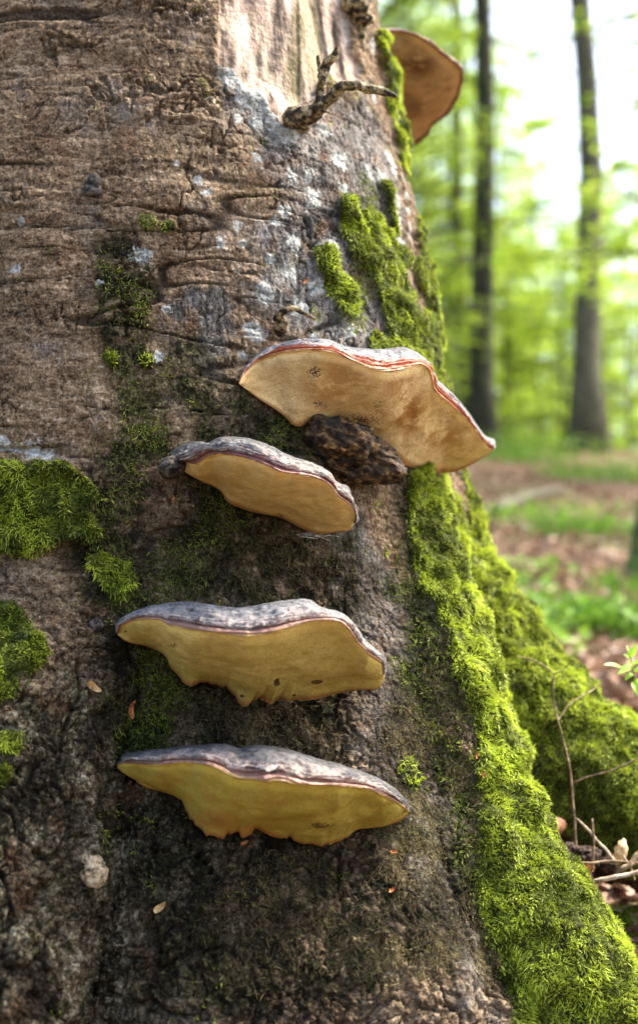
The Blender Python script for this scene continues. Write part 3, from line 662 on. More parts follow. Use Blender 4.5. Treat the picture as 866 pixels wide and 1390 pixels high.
# 1 big upper one
z1 = lambda p: Z((310, 440), 2.279, p)
bracket(1, 'largest bracket fungus with orange red rim and brown stained cream underside, upper middle of trunk',
    z1([(34, 182), (52, 150), (95, 112), (160, 88), (230, 80), (290, 82), (340, 92), (390, 115), (440, 138), (500, 148), (545, 140), (590, 122), (620, 135), (632, 165), (640, 205), (690, 250), (740, 300), (790, 365), (815, 388)]),
    z1([(32, 176), (46, 140), (85, 98), (130, 70), (190, 50), (260, 44), (310, 46), (360, 66), (420, 74), (480, 76), (540, 70), (585, 88), (620, 118), (645, 168), (700, 220), (745, 275), (790, 340), (822, 360), (828, 378)]),
    z1([(34, 186), (60, 205), (100, 235), (150, 265), (180, 290), (195, 312), (220, 322), (250, 305), (300, 295), (360, 305), (420, 330), (470, 370), (510, 405), (545, 438), (600, 450), (650, 460), (700, 458), (760, 430), (820, 392)]),
    [(0, 1.40), (.1, 1.355), (.3, 1.31), (.5, 1.33), (.62, 1.36), (.75, 1.42), (.9, 1.50), (1, 1.55)],
    [(0, 1.42), (.15, 1.43), (.35, 1.45), (.5, 1.48), (.65, 1.55), (.8, 1.60), (1, 1.56)],
    ((.72, .49, .20), (.88, .69, .37), (.44, .20, .045), (.62, .14, .05), (.72, .33, .15), (.22, .22, .24), (.34, .29, .30), (.52, .53, .56)),
    specks=[(427, 500, 18, 15, 1.05), (436, 542, 22, 13, 1.0), (490, 562, 55, 14, .85), (420, 520, 90, 50, .3), (497, 565, 42, 14, 1.0), (515, 545, 18, 26, .85), (410, 575, 40, 10, .6), (560, 560, 90, 40, .35)],
    stains=[(440, 520, 60, 35, .75), (470, 510, 50, 35, .7), (555, 555, 45, 45, 1.), (600, 585, 50, 25, .9), (540, 520, 35, 30, .8), (380, 505, 30, 30, .5)], back=.045, marg=.42, dy=16, seed=1)
z2 = lambda p: Z((200, 570), 2.887, p)
bracket(2, 'second bracket fungus down with knobbly grey crust, wine red band and smooth ochre underside',
    z2([(118, 178), (135, 158), (165, 166), (205, 172), (235, 150), (280, 132), (350, 140), (420, 160), (480, 185), (530, 205), (600, 215), (670, 230), (720, 255), (755, 305), (800, 335), (813, 370), (808, 408)]),
    z2([(50, 205), (62, 165), (90, 125), (150, 95), (200, 83), (235, 90), (280, 70), (345, 66), (420, 78), (490, 105), (560, 140), (640, 165), (710, 200), (740, 240), (785, 265), (802, 310), (822, 350), (828, 395)]),
    z2([(118, 184), (150, 205), (200, 235), (270, 265), (298, 290), (305, 315), (340, 335), (400, 358), (470, 372), (520, 382), (560, 400), (620, 432), (680, 450), (740, 440), (795, 438), (808, 415)]),
    [(0, 1.335), (.12, 1.29), (.3, 1.25), (.5, 1.235), (.75, 1.26), (.9, 1.30), (1, 1.335)],
    [(0, 1.345), (.2, 1.345), (.5, 1.355), (.8, 1.37), (1, 1.345)],
    ((.60, .40, .12), (.76, .55, .22), (.46, .25, .07), (.30, .10, .09), (.60, .40, .22), (.23, .22, .215), (.27, .12, .13), (.46, .45, .44)),
    specks=[(380, 697, 14, 8, 1.0), (355, 650, 60, 30, .33), (390, 690, 30, 12, .55)], stains=[(300, 640, 50, 30, .5), (420, 700, 50, 25, .4)], back=.04, marg=.26, ridge=.0022, seed=2)
z3 = lambda p: Z((140, 790), 2.165, p)
bracket(3, 'third bracket fungus down, scooped grey and pink crust and frilled yellow underside with dark blots',
    z3([(42, 152), (55, 126), (105, 110), (165, 112), (200, 130), (260, 142), (330, 150), (400, 160), (440, 162), (500, 150), (560, 133), (620, 115), (680, 112), (715, 130), (750, 178), (785, 213), (818, 238), (825, 275)]),
    z3([(38, 148), (46, 115), (90, 88), (150, 70), (230, 58), (300, 64), (380, 75), (430, 72), (500, 60), (560, 52), (605, 54), (640, 75), (700, 90), (740, 125), (768, 172), (800, 198), (824, 222), (830, 262)]),
    z3([(42, 156), (70, 178), (130, 190), (185, 218), (198, 248), (225, 278), (245, 310), (270, 310), (290, 298), (325, 303), (345, 298), (365, 312), (388, 335), (400, 360), (425, 368), (440, 350), (465, 342), (485, 358), (520, 348), (570, 352), (610, 348), (660, 335), (700, 325), (760, 318), (812, 318), (826, 285)]),
    [(0, 1.305), (.12, 1.255), (.3, 1.21), (.5, 1.195), (.75, 1.215), (.9, 1.26), (1, 1.32)],
    [(0, 1.315), (.2, 1.305), (.4, 1.30), (.6, 1.315), (.85, 1.35), (1, 1.33)],
    ((.47, .35, .075), (.64, .50, .16), (.42, .26, .06), (.40, .21, .16), (.66, .42, .16), (.20, .20, .21), (.40, .24, .22), (.55, .57, .60)),
    specks=[(235, 869, 14, 6, 1.0), (350, 900, 140, 45, .30), (430, 870, 60, 30, .3)], blots=[(376, 921, 8, 11, 1.0), (431, 919, 14, 9, 1.0), (399, 942, 6, 5, .95), (330, 945, 20, 6, .6), (170, 858, 4, 4, .8)], back=.05, marg=.24, ridge=.002, seed=3)
z4 = lambda p: Z((140, 990), 1.968, p)
bracket(4, 'lowest bracket fungus with dull yellow underside, wavy lower lobes and purple brown rim',
    z4([(38, 96), (80, 92), (140, 97), (200, 90), (270, 95), (310, 110), (345, 130), (400, 138), (470, 143), (530, 150), (600, 152), (660, 155), (710, 162), (760, 185), (798, 206), (816, 222)]),
    z4([(38, 90), (58, 68), (110, 58), (170, 52), (215, 45), (270, 42), (330, 40), (368, 52), (400, 43), (450, 46), (500, 55), (560, 75), (620, 92), (680, 110), (730, 130), (780, 160), (810, 190), (819, 212)]),
    z4([(38, 100), (70, 128), (120, 155), (180, 175), (212, 190), (222, 215), (232, 242), (260, 265), (285, 288), (320, 292), (345, 276), (360, 270), (372, 288), (398, 290), (405, 265), (430, 270), (445, 288), (470, 285), (500, 290), (540, 305), (580, 312), (620, 302), (655, 285), (672, 264), (720, 262), (780, 255), (808, 238), (817, 225)]),
    [(0, 1.275), (.12, 1.23), (.3, 1.19), (.5, 1.175), (.75, 1.20), (.9, 1.25), (1, 1.31)],
    [(0, 1.285), (.2, 1.28), (.4, 1.28), (.6, 1.30), (.85, 1.33), (1, 1.32)],
    ((.34, .28, .040), (.48, .40, .075), (.44, .22, .05), (.30, .15, .11), (.72, .46, .17), (.17, .165, .17), (.22, .10, .10), (.42, .43, .46)),
    specks=[(435, 1113, 38, 9, 1.1), (450, 1120, 30, 14, .8), (400, 1100, 80, 30, .33)], stains=[(290, 1110, 40, 25, .9), (330, 1125, 40, 14, .8)], back=.055, marg=.30, ridge=.002, seed=4)
z5 = lambda p: Z((370, 0), 3.207, p)
bracket(5, 'blurred brown bracket fungus sticking out from the far edge near the trunk top',
    z5([(400, 128), (470, 136), (560, 137), (640, 160), (700, 200), (760, 250), (805, 290), (820, 335), (806, 400), (770, 470), (735, 508), (700, 528), (660, 588), (600, 626), (520, 640)]),
    z5([(400, 118), (470, 126), (565, 128), (645, 152), (705, 190), (765, 238), (815, 280), (829, 335), (814, 404), (776, 476), (740, 514), (704, 534), (664, 594), (603, 632), (520, 648)]),
    z5([(380, 140), (400, 200), (420, 300), (440, 400), (460, 480), (480, 560), (500, 630)]),
    [(0, 1.68), (.25, 1.70), (.5, 1.76), (.7, 1.87), (.85, 1.95), (1, 2.0)],
    [(0, 1.69), (.5, 1.80), (1, 2.0)],
    ((.46, .31, .15), (.58, .41, .22), (.20, .10, .04), (.40, .15, .08), (.55, .30, .16), (.25, .2, .18), (.35, .2, .16), (.5, .4, .36)),
    stains=[(570, 80, 35, 25, 1.0), (560, 140, 30, 20, .8)], back=.012, marg=.5, dy=2, sag=.01, seed=5)

# dark old stub of a dead bracket under the big one
def blob_mesh(c, rx, ry, rz, nu=56, nv=40, seed=0, amp=.12, sc=30, rot=0, det=4):
    u = np.linspace(0, 2 * np.pi, nu, endpoint=False); v = np.linspace(0, np.pi, nv)
    X = np.stack([np.outer(np.sin(v), np.cos(u)), np.outer(np.sin(v), np.sin(u)), np.outer(np.cos(v), np.ones(nu))], -1).reshape(-1, 3)
    k = 1 + amp * fbm(X * np.array([rx, ry, rz]) * sc + seed, det, seed); X = X * k[:, None] * np.array([rx, ry, rz])
    if rot: cr, sr = math.cos(rot), math.sin(rot); X = np.stack([X[:, 0] * cr + X[:, 2] * sr, X[:, 1], -X[:, 0] * sr + X[:, 2] * cr], 1)
    i, j = np.meshgrid(np.arange(nv - 1), np.arange(nu), indexing='ij'); i = i.ravel(); j = j.ravel(); k2 = (j + 1) % nu
    return X + c, np.stack([i * nu + j, (i + 1) * nu + j, (i + 1) * nu + k2, i * nu + k2], 1)
n = N('rotten_fungus', .8, .3)
c = n.ramp(n.noise(60, 6, .7, n.mapped((.5, 1, 1.6))), [(.40, (.003, .0025, .002)), (.52, (.014, .010, .006)), (.60, (.045, .030, .014)), (.72, (.14, .11, .06))])
mk = n.math('MULTIPLY', n.attr('torn'), n.ramp(n.noise(70, 5, .7), [(.42, 0.0), (.55, 1.0)]))
n.base(n.mix(mk, c, n.ramp(n.noise(120, 4), [(.42, (.025, .012, .005)), (.52, (.13, .065, .022)), (.64, (.42, .25, .09))]))); n.bump(n.noise(150, 6, .7), 1, .004); M_ROT = n.m
h0, _ = hit(466, 617)
Vb, Fb = blob_mesh(h0 + np.array([.004, .004, .006]), .060, .050, .025, 110, 80, seed=61, amp=.45, sc=24, rot=.40, det=5)
dh = np.linalg.norm(Vb - P(472, 624, h0[1] - .040), axis=1); hol = 1 - sstep(.006, .026, dh)
Vb2 = Vb + np.array([0, 1, 0]) * (hol * (.014 + .010 * fbm(Vb * 130, 3, 633)))[:, None] + (.006 * ridged(Vb * np.array([40, 50, 110]), 620) + .003 * fbm(Vb * 150, 3, 622))[:, None] * nz_(Vb - h0)
stub = tag(empty('old_bracket_stub', h0), 'dark rotting stub of an old bracket under the largest one, torn orange patches', 'fungus')
o = mesh_np('rotten_stub', Vb2, Fb, M_ROT, stub)
tp = [P(452, 600, 1.39), P(440, 625, 1.39)]; q = np.zeros(len(Vb))
for c_, rr in ((P(448, 606, h0[1] - .04), .022), (P(470, 640, h0[1] - .035), .025), (P(500, 630, h0[1] - .04), .018)):
    q = np.maximum(q, 1 - sstep(.3, 1, np.linalg.norm(Vb - c_, axis=1) / rr))
q = np.maximum(np.maximum(q, .8 * hol), .55 * sstep(.3, -.2, (Vb[:, 1] - h0[1]) / .04)); attr(o, 'torn', q)
Vb, Fb = blob_mesh(P(450, 603, h0[1] - .042), .015, .007, .006, 40, 30, 64, .9, 120, .3)
o = mesh_np('torn_flesh', Vb, Fb, M_FLESH, stub)
# dark lobe at the left end of the second bracket
hb_, _ = hit(240, 640)
Vb, Fb = blob_mesh(P(233, 634, hitY(233, 634) - .004), .0145, .022, .0105, seed=66, amp=.35, sc=60, rot=-.5)
lob = tag(empty('fungus_lobe', hb_), 'small blackened lobe at the left end of the second bracket fungus', 'fungus'); mesh_np('lobe', Vb, Fb, M_KNOT, lob)

# ------------------------------------------------------------------ broken branches and marks that belong to the tree
def pts_px(lst): return np.array([P(x, y, Y) for x, y, Y in lst])
def twig_obj(name, lst, rads, parent, mat, n=12, rough=.25, seed=0, ns=40, org=None):
    pts = spline(np.concatenate([pts_px(lst), np.array(rads)[:, None]], 1), ns) if len(lst) > 2 else np.concatenate([pts_px(lst), np.array(rads)[:, None]], 1)
    pp = pts[:, :3] + np.stack([noise(pts[:, :3] * 75, seed + k) for k in range(3)], 1) * np.minimum(.0045, pts[:, 3:] * .6)
    Vt, Ft = tube(pp, pts[:, 3], n, rough, seed); return mesh_np(name, Vt, Ft, mat, parent)
Yb = hitY(405, 165)
br = twig_obj('broken_branch', [(404, 172, Yb + .01), (402, 160, Yb - .02), (420, 155, Yb - .04), (436, 143, Yb - .055), (455, 127, Yb - .065), (475, 119, Yb - .07), (500, 119, Yb - .07), (520, 124, Yb - .072), (538, 131, Yb - .075)], [.014, .012, .0095, .008, .006, .0052, .005, .0045, .002], TREE, M_BRANCH, 14, .45, 5, 60)
twig_obj('side_twig', [(432, 148, Yb - .052), (434, 125, Yb - .058), (441, 100, Yb - .062), (452, 75, Yb - .07), (458, 62, Yb - .075)], [.006, .0055, .005, .005, .0018], br, M_BRANCH, 12, .45, 8, 40)
twig_obj('side_twig', [(438, 105, Yb - .062), (433, 90, Yb - .06), (432, 75, Yb - .058)], [.004, .003, .0022], br, M_BRANCH, 10, .4, 9, 20)
Yk = hitY(485, 20)
twig_obj('bark_scar', [(478, -30, Yk - .004), (480, 10, Yk - .010), (487, 35, Yk - .006), (488, 60, hitY(488, 60) + .004), (497, 95, hitY(497, 95) + .004)], [.014, .020, .013, .008, .004], TREE, M_BRANCH, 14, .8, 12, 50)
Vb, Fb = blob_mesh(P(487, 22, Yk - .012), .017, .014, .014, seed=71, amp=.5, sc=60); mesh_np('branch_knot', Vb, Fb, M_BRANCH, TREE)
Yt = hitY(380, 438)
twig_obj('small_twig', [(380, 443, Yt), (379, 428, Yt - .012), (388, 421, Yt - .018), (400, 419, Yt - .018), (414, 426, Yt - .018), (428, 433, Yt - .012)], [.0075, .0045, .0036, .0030, .0024, .0014], TREE, M_BRANCH, 10, .3, 15, 30)
def knot(px, py, r, seed, name='bark_knot', mat=M_KNOT, flat=.5, rz=1.0, amp=.3):
    h_, _n = hit(px, py); Vb, Fb = blob_mesh(h_, r, r * flat, r * rz, 36, 26, seed, amp, .9 / r); return mesh_np(name, Vb, Fb, mat, TREE)
knot(127, 254, .012, 81, flat=.9, amp=.6); knot(131, 248, .007, 82, mat=M_BARK, amp=.4) if False else None
knot(130, 850, .007, 83, flat=.4); knot(285, 137, .0065, 84, mat=M_BRANCH); knot(205, 107, .0055, 85, mat=M_BRANCH); knot(420, 312, .006, 86, rz=2.4, flat=.4)
h_, n_ = hit(120, 1182)
Vb, Fb = blob_mesh(h_, .012, .010, .016, 50, 40, 91, .5, 110); Vb = Vb + n_ * .006; g_ = mesh_np('gall', Vb, Fb, M_GALL, TREE)

# small bits resting on bark
def leaflet(L, W, curl, mat, name, px=None, py=None, rot=0, lift=.002, label='', cat='', grp=None, thick=True):
    h_, n_ = hit(px, py)
    if h_ is None: return
    u = np.linspace(-1, 1, 11); v = np.linspace(-1, 1, 5); Uu, Vv = np.meshgrid(u, v, indexing='ij')
    x = Uu * L / 2; y = Vv * W / 2 * np.sqrt(np.clip(1 - Uu ** 2, 0, 1)) * (1 - .3 * Uu); z = curl * (x ** 2) * 1.0 / L + 2.2 * curl * y ** 2 / W + .0006
    X = np.stack([x, y, z], -1).reshape(-1, 3)
    cr, sr = math.cos(rot), math.sin(rot); X = np.stack([X[:, 0] * cr - X[:, 1] * sr, X[:, 0] * sr + X[:, 1] * cr, X[:, 2]], 1)
    n_ = n_ if n_ @ h_ < 0 else -n_
    ax = np.cross([0, 0, 1], n_); ax /= np.linalg.norm(ax); ay = np.cross(n_, ax)
    Wd = X[:, :1] * ax + X[:, 1:2] * ay + X[:, 2:] * n_ + n_ * lift
    o = mesh_np(name, Wd + h_, gridF(11, 5), mat, None, org=h_ + n_ * lift)
    tag(o, label, cat, grp); return o
bits = [(410, 383, .9, 'on grey bark above the largest bracket'), (532, 1160, .1, 'on the fuzzy bark below the lowest bracket'), (650, 1056, 1.4, 'in the bright moss of the front root'), (695, 1273, .1, 'low in the moss beside the front root base'),
        (234, 678, 1.5, 'on the bark just left of the second bracket'), (530, 1212, .6, 'on bark low beneath the right tip of the lowest bracket'), (641, 1030, 1.2, 'on the crest of the front root'), (509, 1125, .2, 'near the right end of the lowest bracket'),
        (780, 1275, .7, 'on the moss near the end of the front root'), (330, 1148, .5, 'on the dark bark right of the pale gall')]
for k, (x, y, rt, wh) in enumerate(bits):
    leaflet(.0085, .0034, 1.2, M_SCALE, 'bud_scale', x, y, rt, .004 if x < 560 or y > 1200 else .009, 'tiny orange bud scale ' + wh, 'bud scale', 'orange bud scales on the trunk')
leaflet(.017, .007, 1.8, M_DRYLEAF, 'dry_leaf', 121, 936, -.5, .004, 'curled tan scrap of leaf on the left root bark', 'leaf')
leaflet(.020, .005, 1.8, M_SCALE, 'dry_leaf', 170, 963, 1.3, .004, 'thin curled orange scrap hanging left of the third bracket', 'leaf')
leaflet(.014, .006, 1.8, M_DRYLEAF, 'dry_leaf', 223, 1236, .9, .004, 'small cream scrap of leaf low on the trunk base', 'leaf')
# cobweb threads below the right end of the second bracket
rw = np.random.default_rng(3)
def cobweb(x0, y0, sx, sy, cnt, label, Yl):
    hub = [P(x0 + rw.normal() * sx * 1.1, y0 + rw.normal() * sy * 1.1, hitY(x0, y0) - Yl * rw.random()) for _ in range(14)]; parts = []
    for k in range(cnt):
        a = hub[rw.integers(14)]; x, y = x0 + rw.normal() * sx, y0 + rw.normal() * sy; b = P(x, y, hitY(x, y) - .002); m_ = (a + b) / 2 + rw.normal(size=3) * .0015
        parts.append(tube(spline(np.array([a, m_, b]), 6), .00010, 4))
    Vt, Ft = join(parts); tag(mesh_np('cobweb', Vt, Ft, M_WEB), label, 'cobweb')
cobweb(424, 727, 10, 5, 22, 'pale wisp of cobweb under the right end of the second bracket', .03)

# ------------------------------------------------------------------ ground
def zg(x, y):
    x = np.asarray(x, float); y = np.asarray(y, float)
    yy = y - .12 * np.clip(x - 1, -4, 8)
    b = np.interp(yy, [-80, -5, 0, 1.5, 2.0, 4, 10, 15, 18, 24, 40, 90, 400], [-9, -.78, -.43, -.385, -.30, .09, 1.42, 2.58, 2.95, 2.5, 1.5, 0, -2])
    p = np.stack([x * .5, y * .5, 0 * x], -1).reshape(-1, 3)
    return b + (.06 * fbm(p, 3, 700)).reshape(b.shape) * np.clip((y - 1.4) / 2, .15, 1.6)
gx = np.concatenate([-np.geomspace(300, 3, 40), np.linspace(-2.9, 2.9, 150), np.geomspace(3, 300, 40)]); gy = np.concatenate([-np.geomspace(200, .6, 24), np.linspace(-.5, 4, 140), np.geomspace(4.05, 300, 110)])
GX, GY = np.meshgrid(gx, gy, indexing='ij'); GZ = zg(GX, GY)
micro = fbm(np.stack([GX * 9, GY * 9, GX * 0], -1).reshape(-1, 3), 3, 720).reshape(GX.shape) * .008 * (np.hypot(GX, GY) < 6)
n = N('forest_soil', .95, .15)
c = n.ramp(n.noise(14, 8, .7), [(.33, (.035, .022, .013)), (.5, (.10, .062, .036)), (.66, (.19, .12, .075))])
c = n.mix(n.ramp(n.noise(1.1, 5, .6), [(.50, 0.0), (.60, .55)]), c, (.06, .10, .018))
n.base(c); n.bump(n.noise(60, 8, .7), 1, .01)
GROUND = mesh_np('ground', np.stack([GX, GY, GZ + micro], -1).reshape(-1, 3), gridF(len(gx), len(gy)), n.m); tag(GROUND, kind='structure')

def leaf_cards(pos, dirs, ups, L, W, mat, name, tint, parent=None, fold=.25, curl=.0, smooth=False):
    """each leaf: base, two shoulders, tip and midrib -> 4 triangles"""
    n = len(pos); side = nz_(np.cross(dirs, ups)); up = nz_(np.cross(side, dirs)); L = L[:, None]; W = W[:, None]
    b = pos; m1 = pos + dirs * L * .45 - up * L * curl * .5; t = pos + dirs * L - up * L * curl * 1.6
    l = pos + dirs * L * .42 + side * W * .5 + up * W * fold; r = pos + dirs * L * .42 - side * W * .5 + up * W * fold
    VV = np.stack([b, l, t, r, m1], 1).reshape(-1, 3); k = np.arange(n)[:, None] * 5
    T = np.concatenate([k + np.array([[0, 4, 1]]), k + np.array([[1, 4, 2]]), k + np.array([[2, 4, 3]]), k + np.array([[3, 4, 0]])])
    o = mesh_np(name, VV, T, mat, parent, smooth=smooth); attr(o, 'tint', np.repeat(tint, 5)); return o
M_LITTER = leaf_mat('leaf_litter_brown', (.050, .022, .012), (.42, .27, .17), .08, .5)
M_HERB = leaf_mat('herb_green', (.05, .13, .018), (.20, .36, .035), .35, .5)
# individual fallen leaves nearest the camera (parts of the ground)
def litter_leaf(seed, L=.06, W=.036):
    r_ = np.random.default_rng(seed); u = np.linspace(-1, 1, 7); v = np.linspace(-1, 1, 4); U_, V_ = np.meshgrid(u, v, indexing='ij')
    x = U_ * L / 2; y = V_ * W / 2 * np.clip(1 - np.abs(U_) ** 2.2, 0, 1) ** .7; a, b = r_.uniform(-.5, 1.6, 2)
    z = a * (y ** 2) / W * 2 + b * (x ** 2) / L + .003 * np.sin(6 * U_ + seed) * V_
    o = mesh_np('fallen_leaf', np.stack([x, y, z], -1).reshape(-1, 3), gridF(7, 4), M_LITTER, None, link=False)
    attr(o, 'tint', np.full(28, r_.random())); return o.data
lm = [litter_leaf(k) for k in range(12)]
rl = np.random.default_rng(11); cnt = 0
while cnt < 290:
    y = 1.9 + 2.8 * rl.random() ** 1.2; x = (rl.random() * .34 + .04) * y + .05
    if x > .30 * y: continue
    if sdf(np.array([[x, y, float(zg(x, y))]]))[0] < .02: continue
    o = bpy.data.objects.new('fallen_leaf', rl.choice(lm)); col.objects.link(o); o.parent = GROUND
    o.location = (x, y, float(zg(x, y)) + .006 + .012 * rl.random()); o.rotation_euler = (rl.normal(0, .35), rl.normal(0, .35), rl.random() * 6.28); o.scale = (1, 1, 1) if True else 0
    s_ = rl.uniform(.7, 1.2); o.scale = (s_, s_, s_); cnt += 1
def scatter(n, x0, x1, y0, y1, pw=1.0, fan=True):
    y = y0 + (y1 - y0) * rl.random(n) ** pw; x = (rl.random(n) * (x1 - x0) + x0) * (y if fan else 1); return x, y
x, y = scatter(26000, -.4, .55, 1.2, 19, 1.7)
x2 = rl.uniform(-6, 6, 6000); y2 = rl.uniform(-3, 6, 6000); x = np.r_[x, x2]; y = np.r_[y, y2]
z = zg(x, y); pos = np.stack([x, y, z + .004 + .014 * rl.random(len(x))], 1)
ok = sdf(pos) > .02; pos = pos[ok]; n_ = len(pos)
an = rl.random(n_) * 6.28; dirs = nz_(np.stack([np.cos(an), np.sin(an), rl.normal(.12, .3, n_)], 1)); ups = nz_(np.stack([rl.normal(0, .4, n_), rl.normal(0, .4, n_), np.ones(n_)], 1))
o = leaf_cards(pos, dirs, ups, rl.uniform(.045, .08, n_), rl.uniform(.028, .05, n_), M_LITTER, 'leaf_litter', np.clip(rl.normal(.5, .3, n_), 0, 1), None, .2, .1)
tag(o, 'brown beech leaves carpeting the forest floor', 'leaf litter', kind='stuff')
# ground herbs in soft patches: (x, y, radius, count, height, kind)
def patch_at(px, py):
    for Yq in np.linspace(1.6, 19, 400):
        p_ = P(px, py, Yq)
        if p_[2] < zg(p_[0], p_[1]) + .0: return p_
    return P(px, py, 17)
def herbs(patches, name, label, Lr, Wr, tall, mat=M_HERB, blade=False, tm=.55):
    ps, ds, us, Ls, Ws, ts = [], [], [], [], [], []
    for px, py, rr, cn, ht in patches:
        c_ = patch_at(px, py); a = rl.random(cn) * 6.28; q = rl.random(cn) ** .6 * rr
        X = c_[0] + np.cos(a) * q * 1.2; Y_ = c_[1] + np.sin(a) * q
        zz_ = zg(X, Y_) + (0 if blade else ht * rl.random(cn) ** .8); ps.append(np.stack([X, Y_, zz_], 1))
        a = rl.random(cn) * 6.28; up_ = rl.uniform(1.2, 4, cn) if blade else rl.normal(.1, .35, cn)
        ds.append(nz_(np.stack([np.cos(a), np.sin(a), up_], 1))); us.append(nz_(np.stack([rl.normal(0, .5, cn), rl.normal(0, .5, cn), np.ones(cn)], 1)))
        Ls.append(rl.uniform(*Lr, cn) * (ht / .2 if blade else 1)); Ws.append(rl.uniform(*Wr, cn)); ts.append(np.clip(rl.normal(tm, .22, cn), 0, 1))
    pos = np.concatenate(ps); ok = sdf(pos) > .02
    o = leaf_cards(pos[ok], np.concatenate(ds)[ok], np.concatenate(us)[ok], np.concatenate(Ls)[ok], np.concatenate(Ws)[ok], mat, name, np.concatenate(ts)[ok], None, .1, .15 if blade else .05)
    tag(o, label, 'undergrowth', kind='stuff'); return o
herbs([(770, 715, .42, 330, .12), (700, 712, .25, 60, .1), (720, 790, .16, 90, .08), (690, 815, .14, 90, .08), (755, 618, .9, 380, .22), (690, 612, .9, 380, .22), (640, 600, 1.0, 400, .3), (850, 645, .6, 200, .18), (870, 610, .9, 250, .25), (800, 860, .16, 90, .1), (730, 860, .12, 90, .1), (840, 870, .15, 70, .1)],
      'low_herbs', 'patches of low green woodland herbs among the brown leaves', (.03, .06), (.02, .035), .1)
herbs([(850, 812, .12, 60, .12), (815, 855, .10, 90, .15), (850, 865, .10, 80, .14), (700, 850, .10, 60, .10), (735, 838, .08, 40, .10), (790, 725, .25, 180, .12), (700, 628, .5, 240, .2), (830, 655, .5, 200, .2)],
      'grass_blades', 'thin green grass blades rising from the litter', (.12, .22), (.006, .012), .2, blade=True, tm=.5)
# yellow-green seedlings beyond the back root
herbs([(700, 890, .05, 26, .07), (742, 880, .06, 26, .08), (770, 900, .05, 22, .07), (690, 870, .05, 22, .07), (790, 870, .06, 22, .08)], 'seedling_leaves', 'bright yellow green beech seedlings behind the root', (.03, .045), (.022, .034), .1, tm=1.0)

# ------------------------------------------------------------------ forest trees behind
M_BG_DARK = simple('forest_bark_dark', [(.35, (.012, .013, .006)), (.6, (.036, .037, .017)), (.8, (.06, .075, .022))], 6, bump=.6, bd=.01)
M_BG_GREY = simple('forest_bark_grey', [(.35, (.040, .038, .022)), (.6, (.085, .080, .050)), (.8, (.10, .115, .045))], 5, bump=.6, bd=.01)
M_LEAF = leaf_mat('spring_leaves', (.085, .20, .014), (.47, .60, .065), .55, .45)
def spray_crown(seed, h0, h1, spread, nb, per, droop=.12, dens=1.0, Ls=(.055, .085)):
    r_ = np.random.default_rng(seed); ps, ds, us = [], [], []; limbs = []
    for k in range(nb):
        h = h0 + (h1 - h0) * ((k + r_.random()) / nb); az = r_.random() * 6.28; Lb = spread * (1 - .65 * ((h - h0) / (h1 - h0)) ** 1.5) * r_.uniform(.55, 1.1)
        rise = r_.uniform(-.05, .35); d = np.array([math.cos(az), math.sin(az), 0]); sd_ = np.array([-d[1], d[0], 0])
        ntw = max(6, int(Lb * 5)); tt = r_.random(per) ** .75; tq = (np.floor(tt * ntw) + .5) / ntw; tt = tq + r_.normal(0, .016, per); base = d[None] * (tt * Lb)[:, None]; lat = r_.uniform(-1, 1, per) * .38 * Lb * np.sqrt(np.clip(1 - (2 * tt - 1.05) ** 2, .05, 1))
        zz_ = h + rise * tt * Lb - droop * (tt * Lb) ** 2 * .6 - .12 * np.abs(lat) + r_.normal(0, .05, per)
        p_ = base + sd_ * lat[:, None] + d[None] * (np.abs(lat) * .45)[:, None]; p_[:, 2] = zz_; ps.append(p_)
        dd = d[None] * .7 + sd_ * np.sign(lat)[:, None] * .8 + r_.normal(0, .3, (per, 3)); dd[:, 2] = r_.normal(-.15, .2, per); ds.append(nz_(dd))
        us.append(nz_(np.stack([r_.normal(0, .35, per), r_.normal(0, .35, per), np.ones(per)], 1)))
        t5 = np.linspace(0, .92, 5); lp = d[None] * (t5 * Lb)[:, None]; lp[:, 2] = h + rise * t5 * Lb - droop * (t5 * Lb) ** 2 * .6; limbs.append((lp, Lb))
    ps = np.concatenate(ps); kp = fbm(ps * np.array([2.3, 2.3, 3.2]), 2, seed + 9) > -.03; ps = ps[kp]; n_ = len(ps)
    return ps, np.concatenate(ds)[kp], np.concatenate(us)[kp], r_.uniform(*Ls, n_), limbs, np.clip(r_.normal(.5, .2, n_) + .25 * fbm(ps * 1.2, 2, seed), 0, 1)
def make_kind(name, seed, H, r0, h0, spread, nb, per, bark, lean=(0, 0), leafs=(.055, .085)):
    ps, ds, us, Ls, limbs, tn = spray_crown(seed, h0, H, spread, nb, per, Ls=leafs)
    k = 16; z_ = np.linspace(-.3, H * .98, k); r_ = np.random.default_rng(seed + 1)
    ax = np.stack([lean[0] * z_ + .03 * H / 6 * np.sin(z_ * .9 + seed), lean[1] * z_, z_], 1); fl = 1 + .9 * np.exp(-np.clip(z_ + .3, 0, 9) / .35)
    rad = r0 * (1 - .93 * (z_.clip(0) / H) ** 1.1) * fl
    def shift(p):
        q = p.copy(); q[:, 0] += np.interp(p[:, 2], z_, ax[:, 0]); q[:, 1] += np.interp(p[:, 2], z_, ax[:, 1]); return q
    tr = mesh_np('trunk', *tube(ax, rad, 14, .10, seed), bark, None, link=False)
    crown = leaf_cards(shift(ps), ds, us, Ls, Ls * .62, M_LEAF, 'crown', tn); cd = crown.data; bpy.data.objects.remove(crown)
    lb = [tube(shift(lp), np.linspace(max(.008, .016 * L_), .003, 5), 5) for lp, L_ in limbs]; lm_ = mesh_np('limbs', *join(lb), bark, None, link=False)
    return tr.data, lm_.data, cd
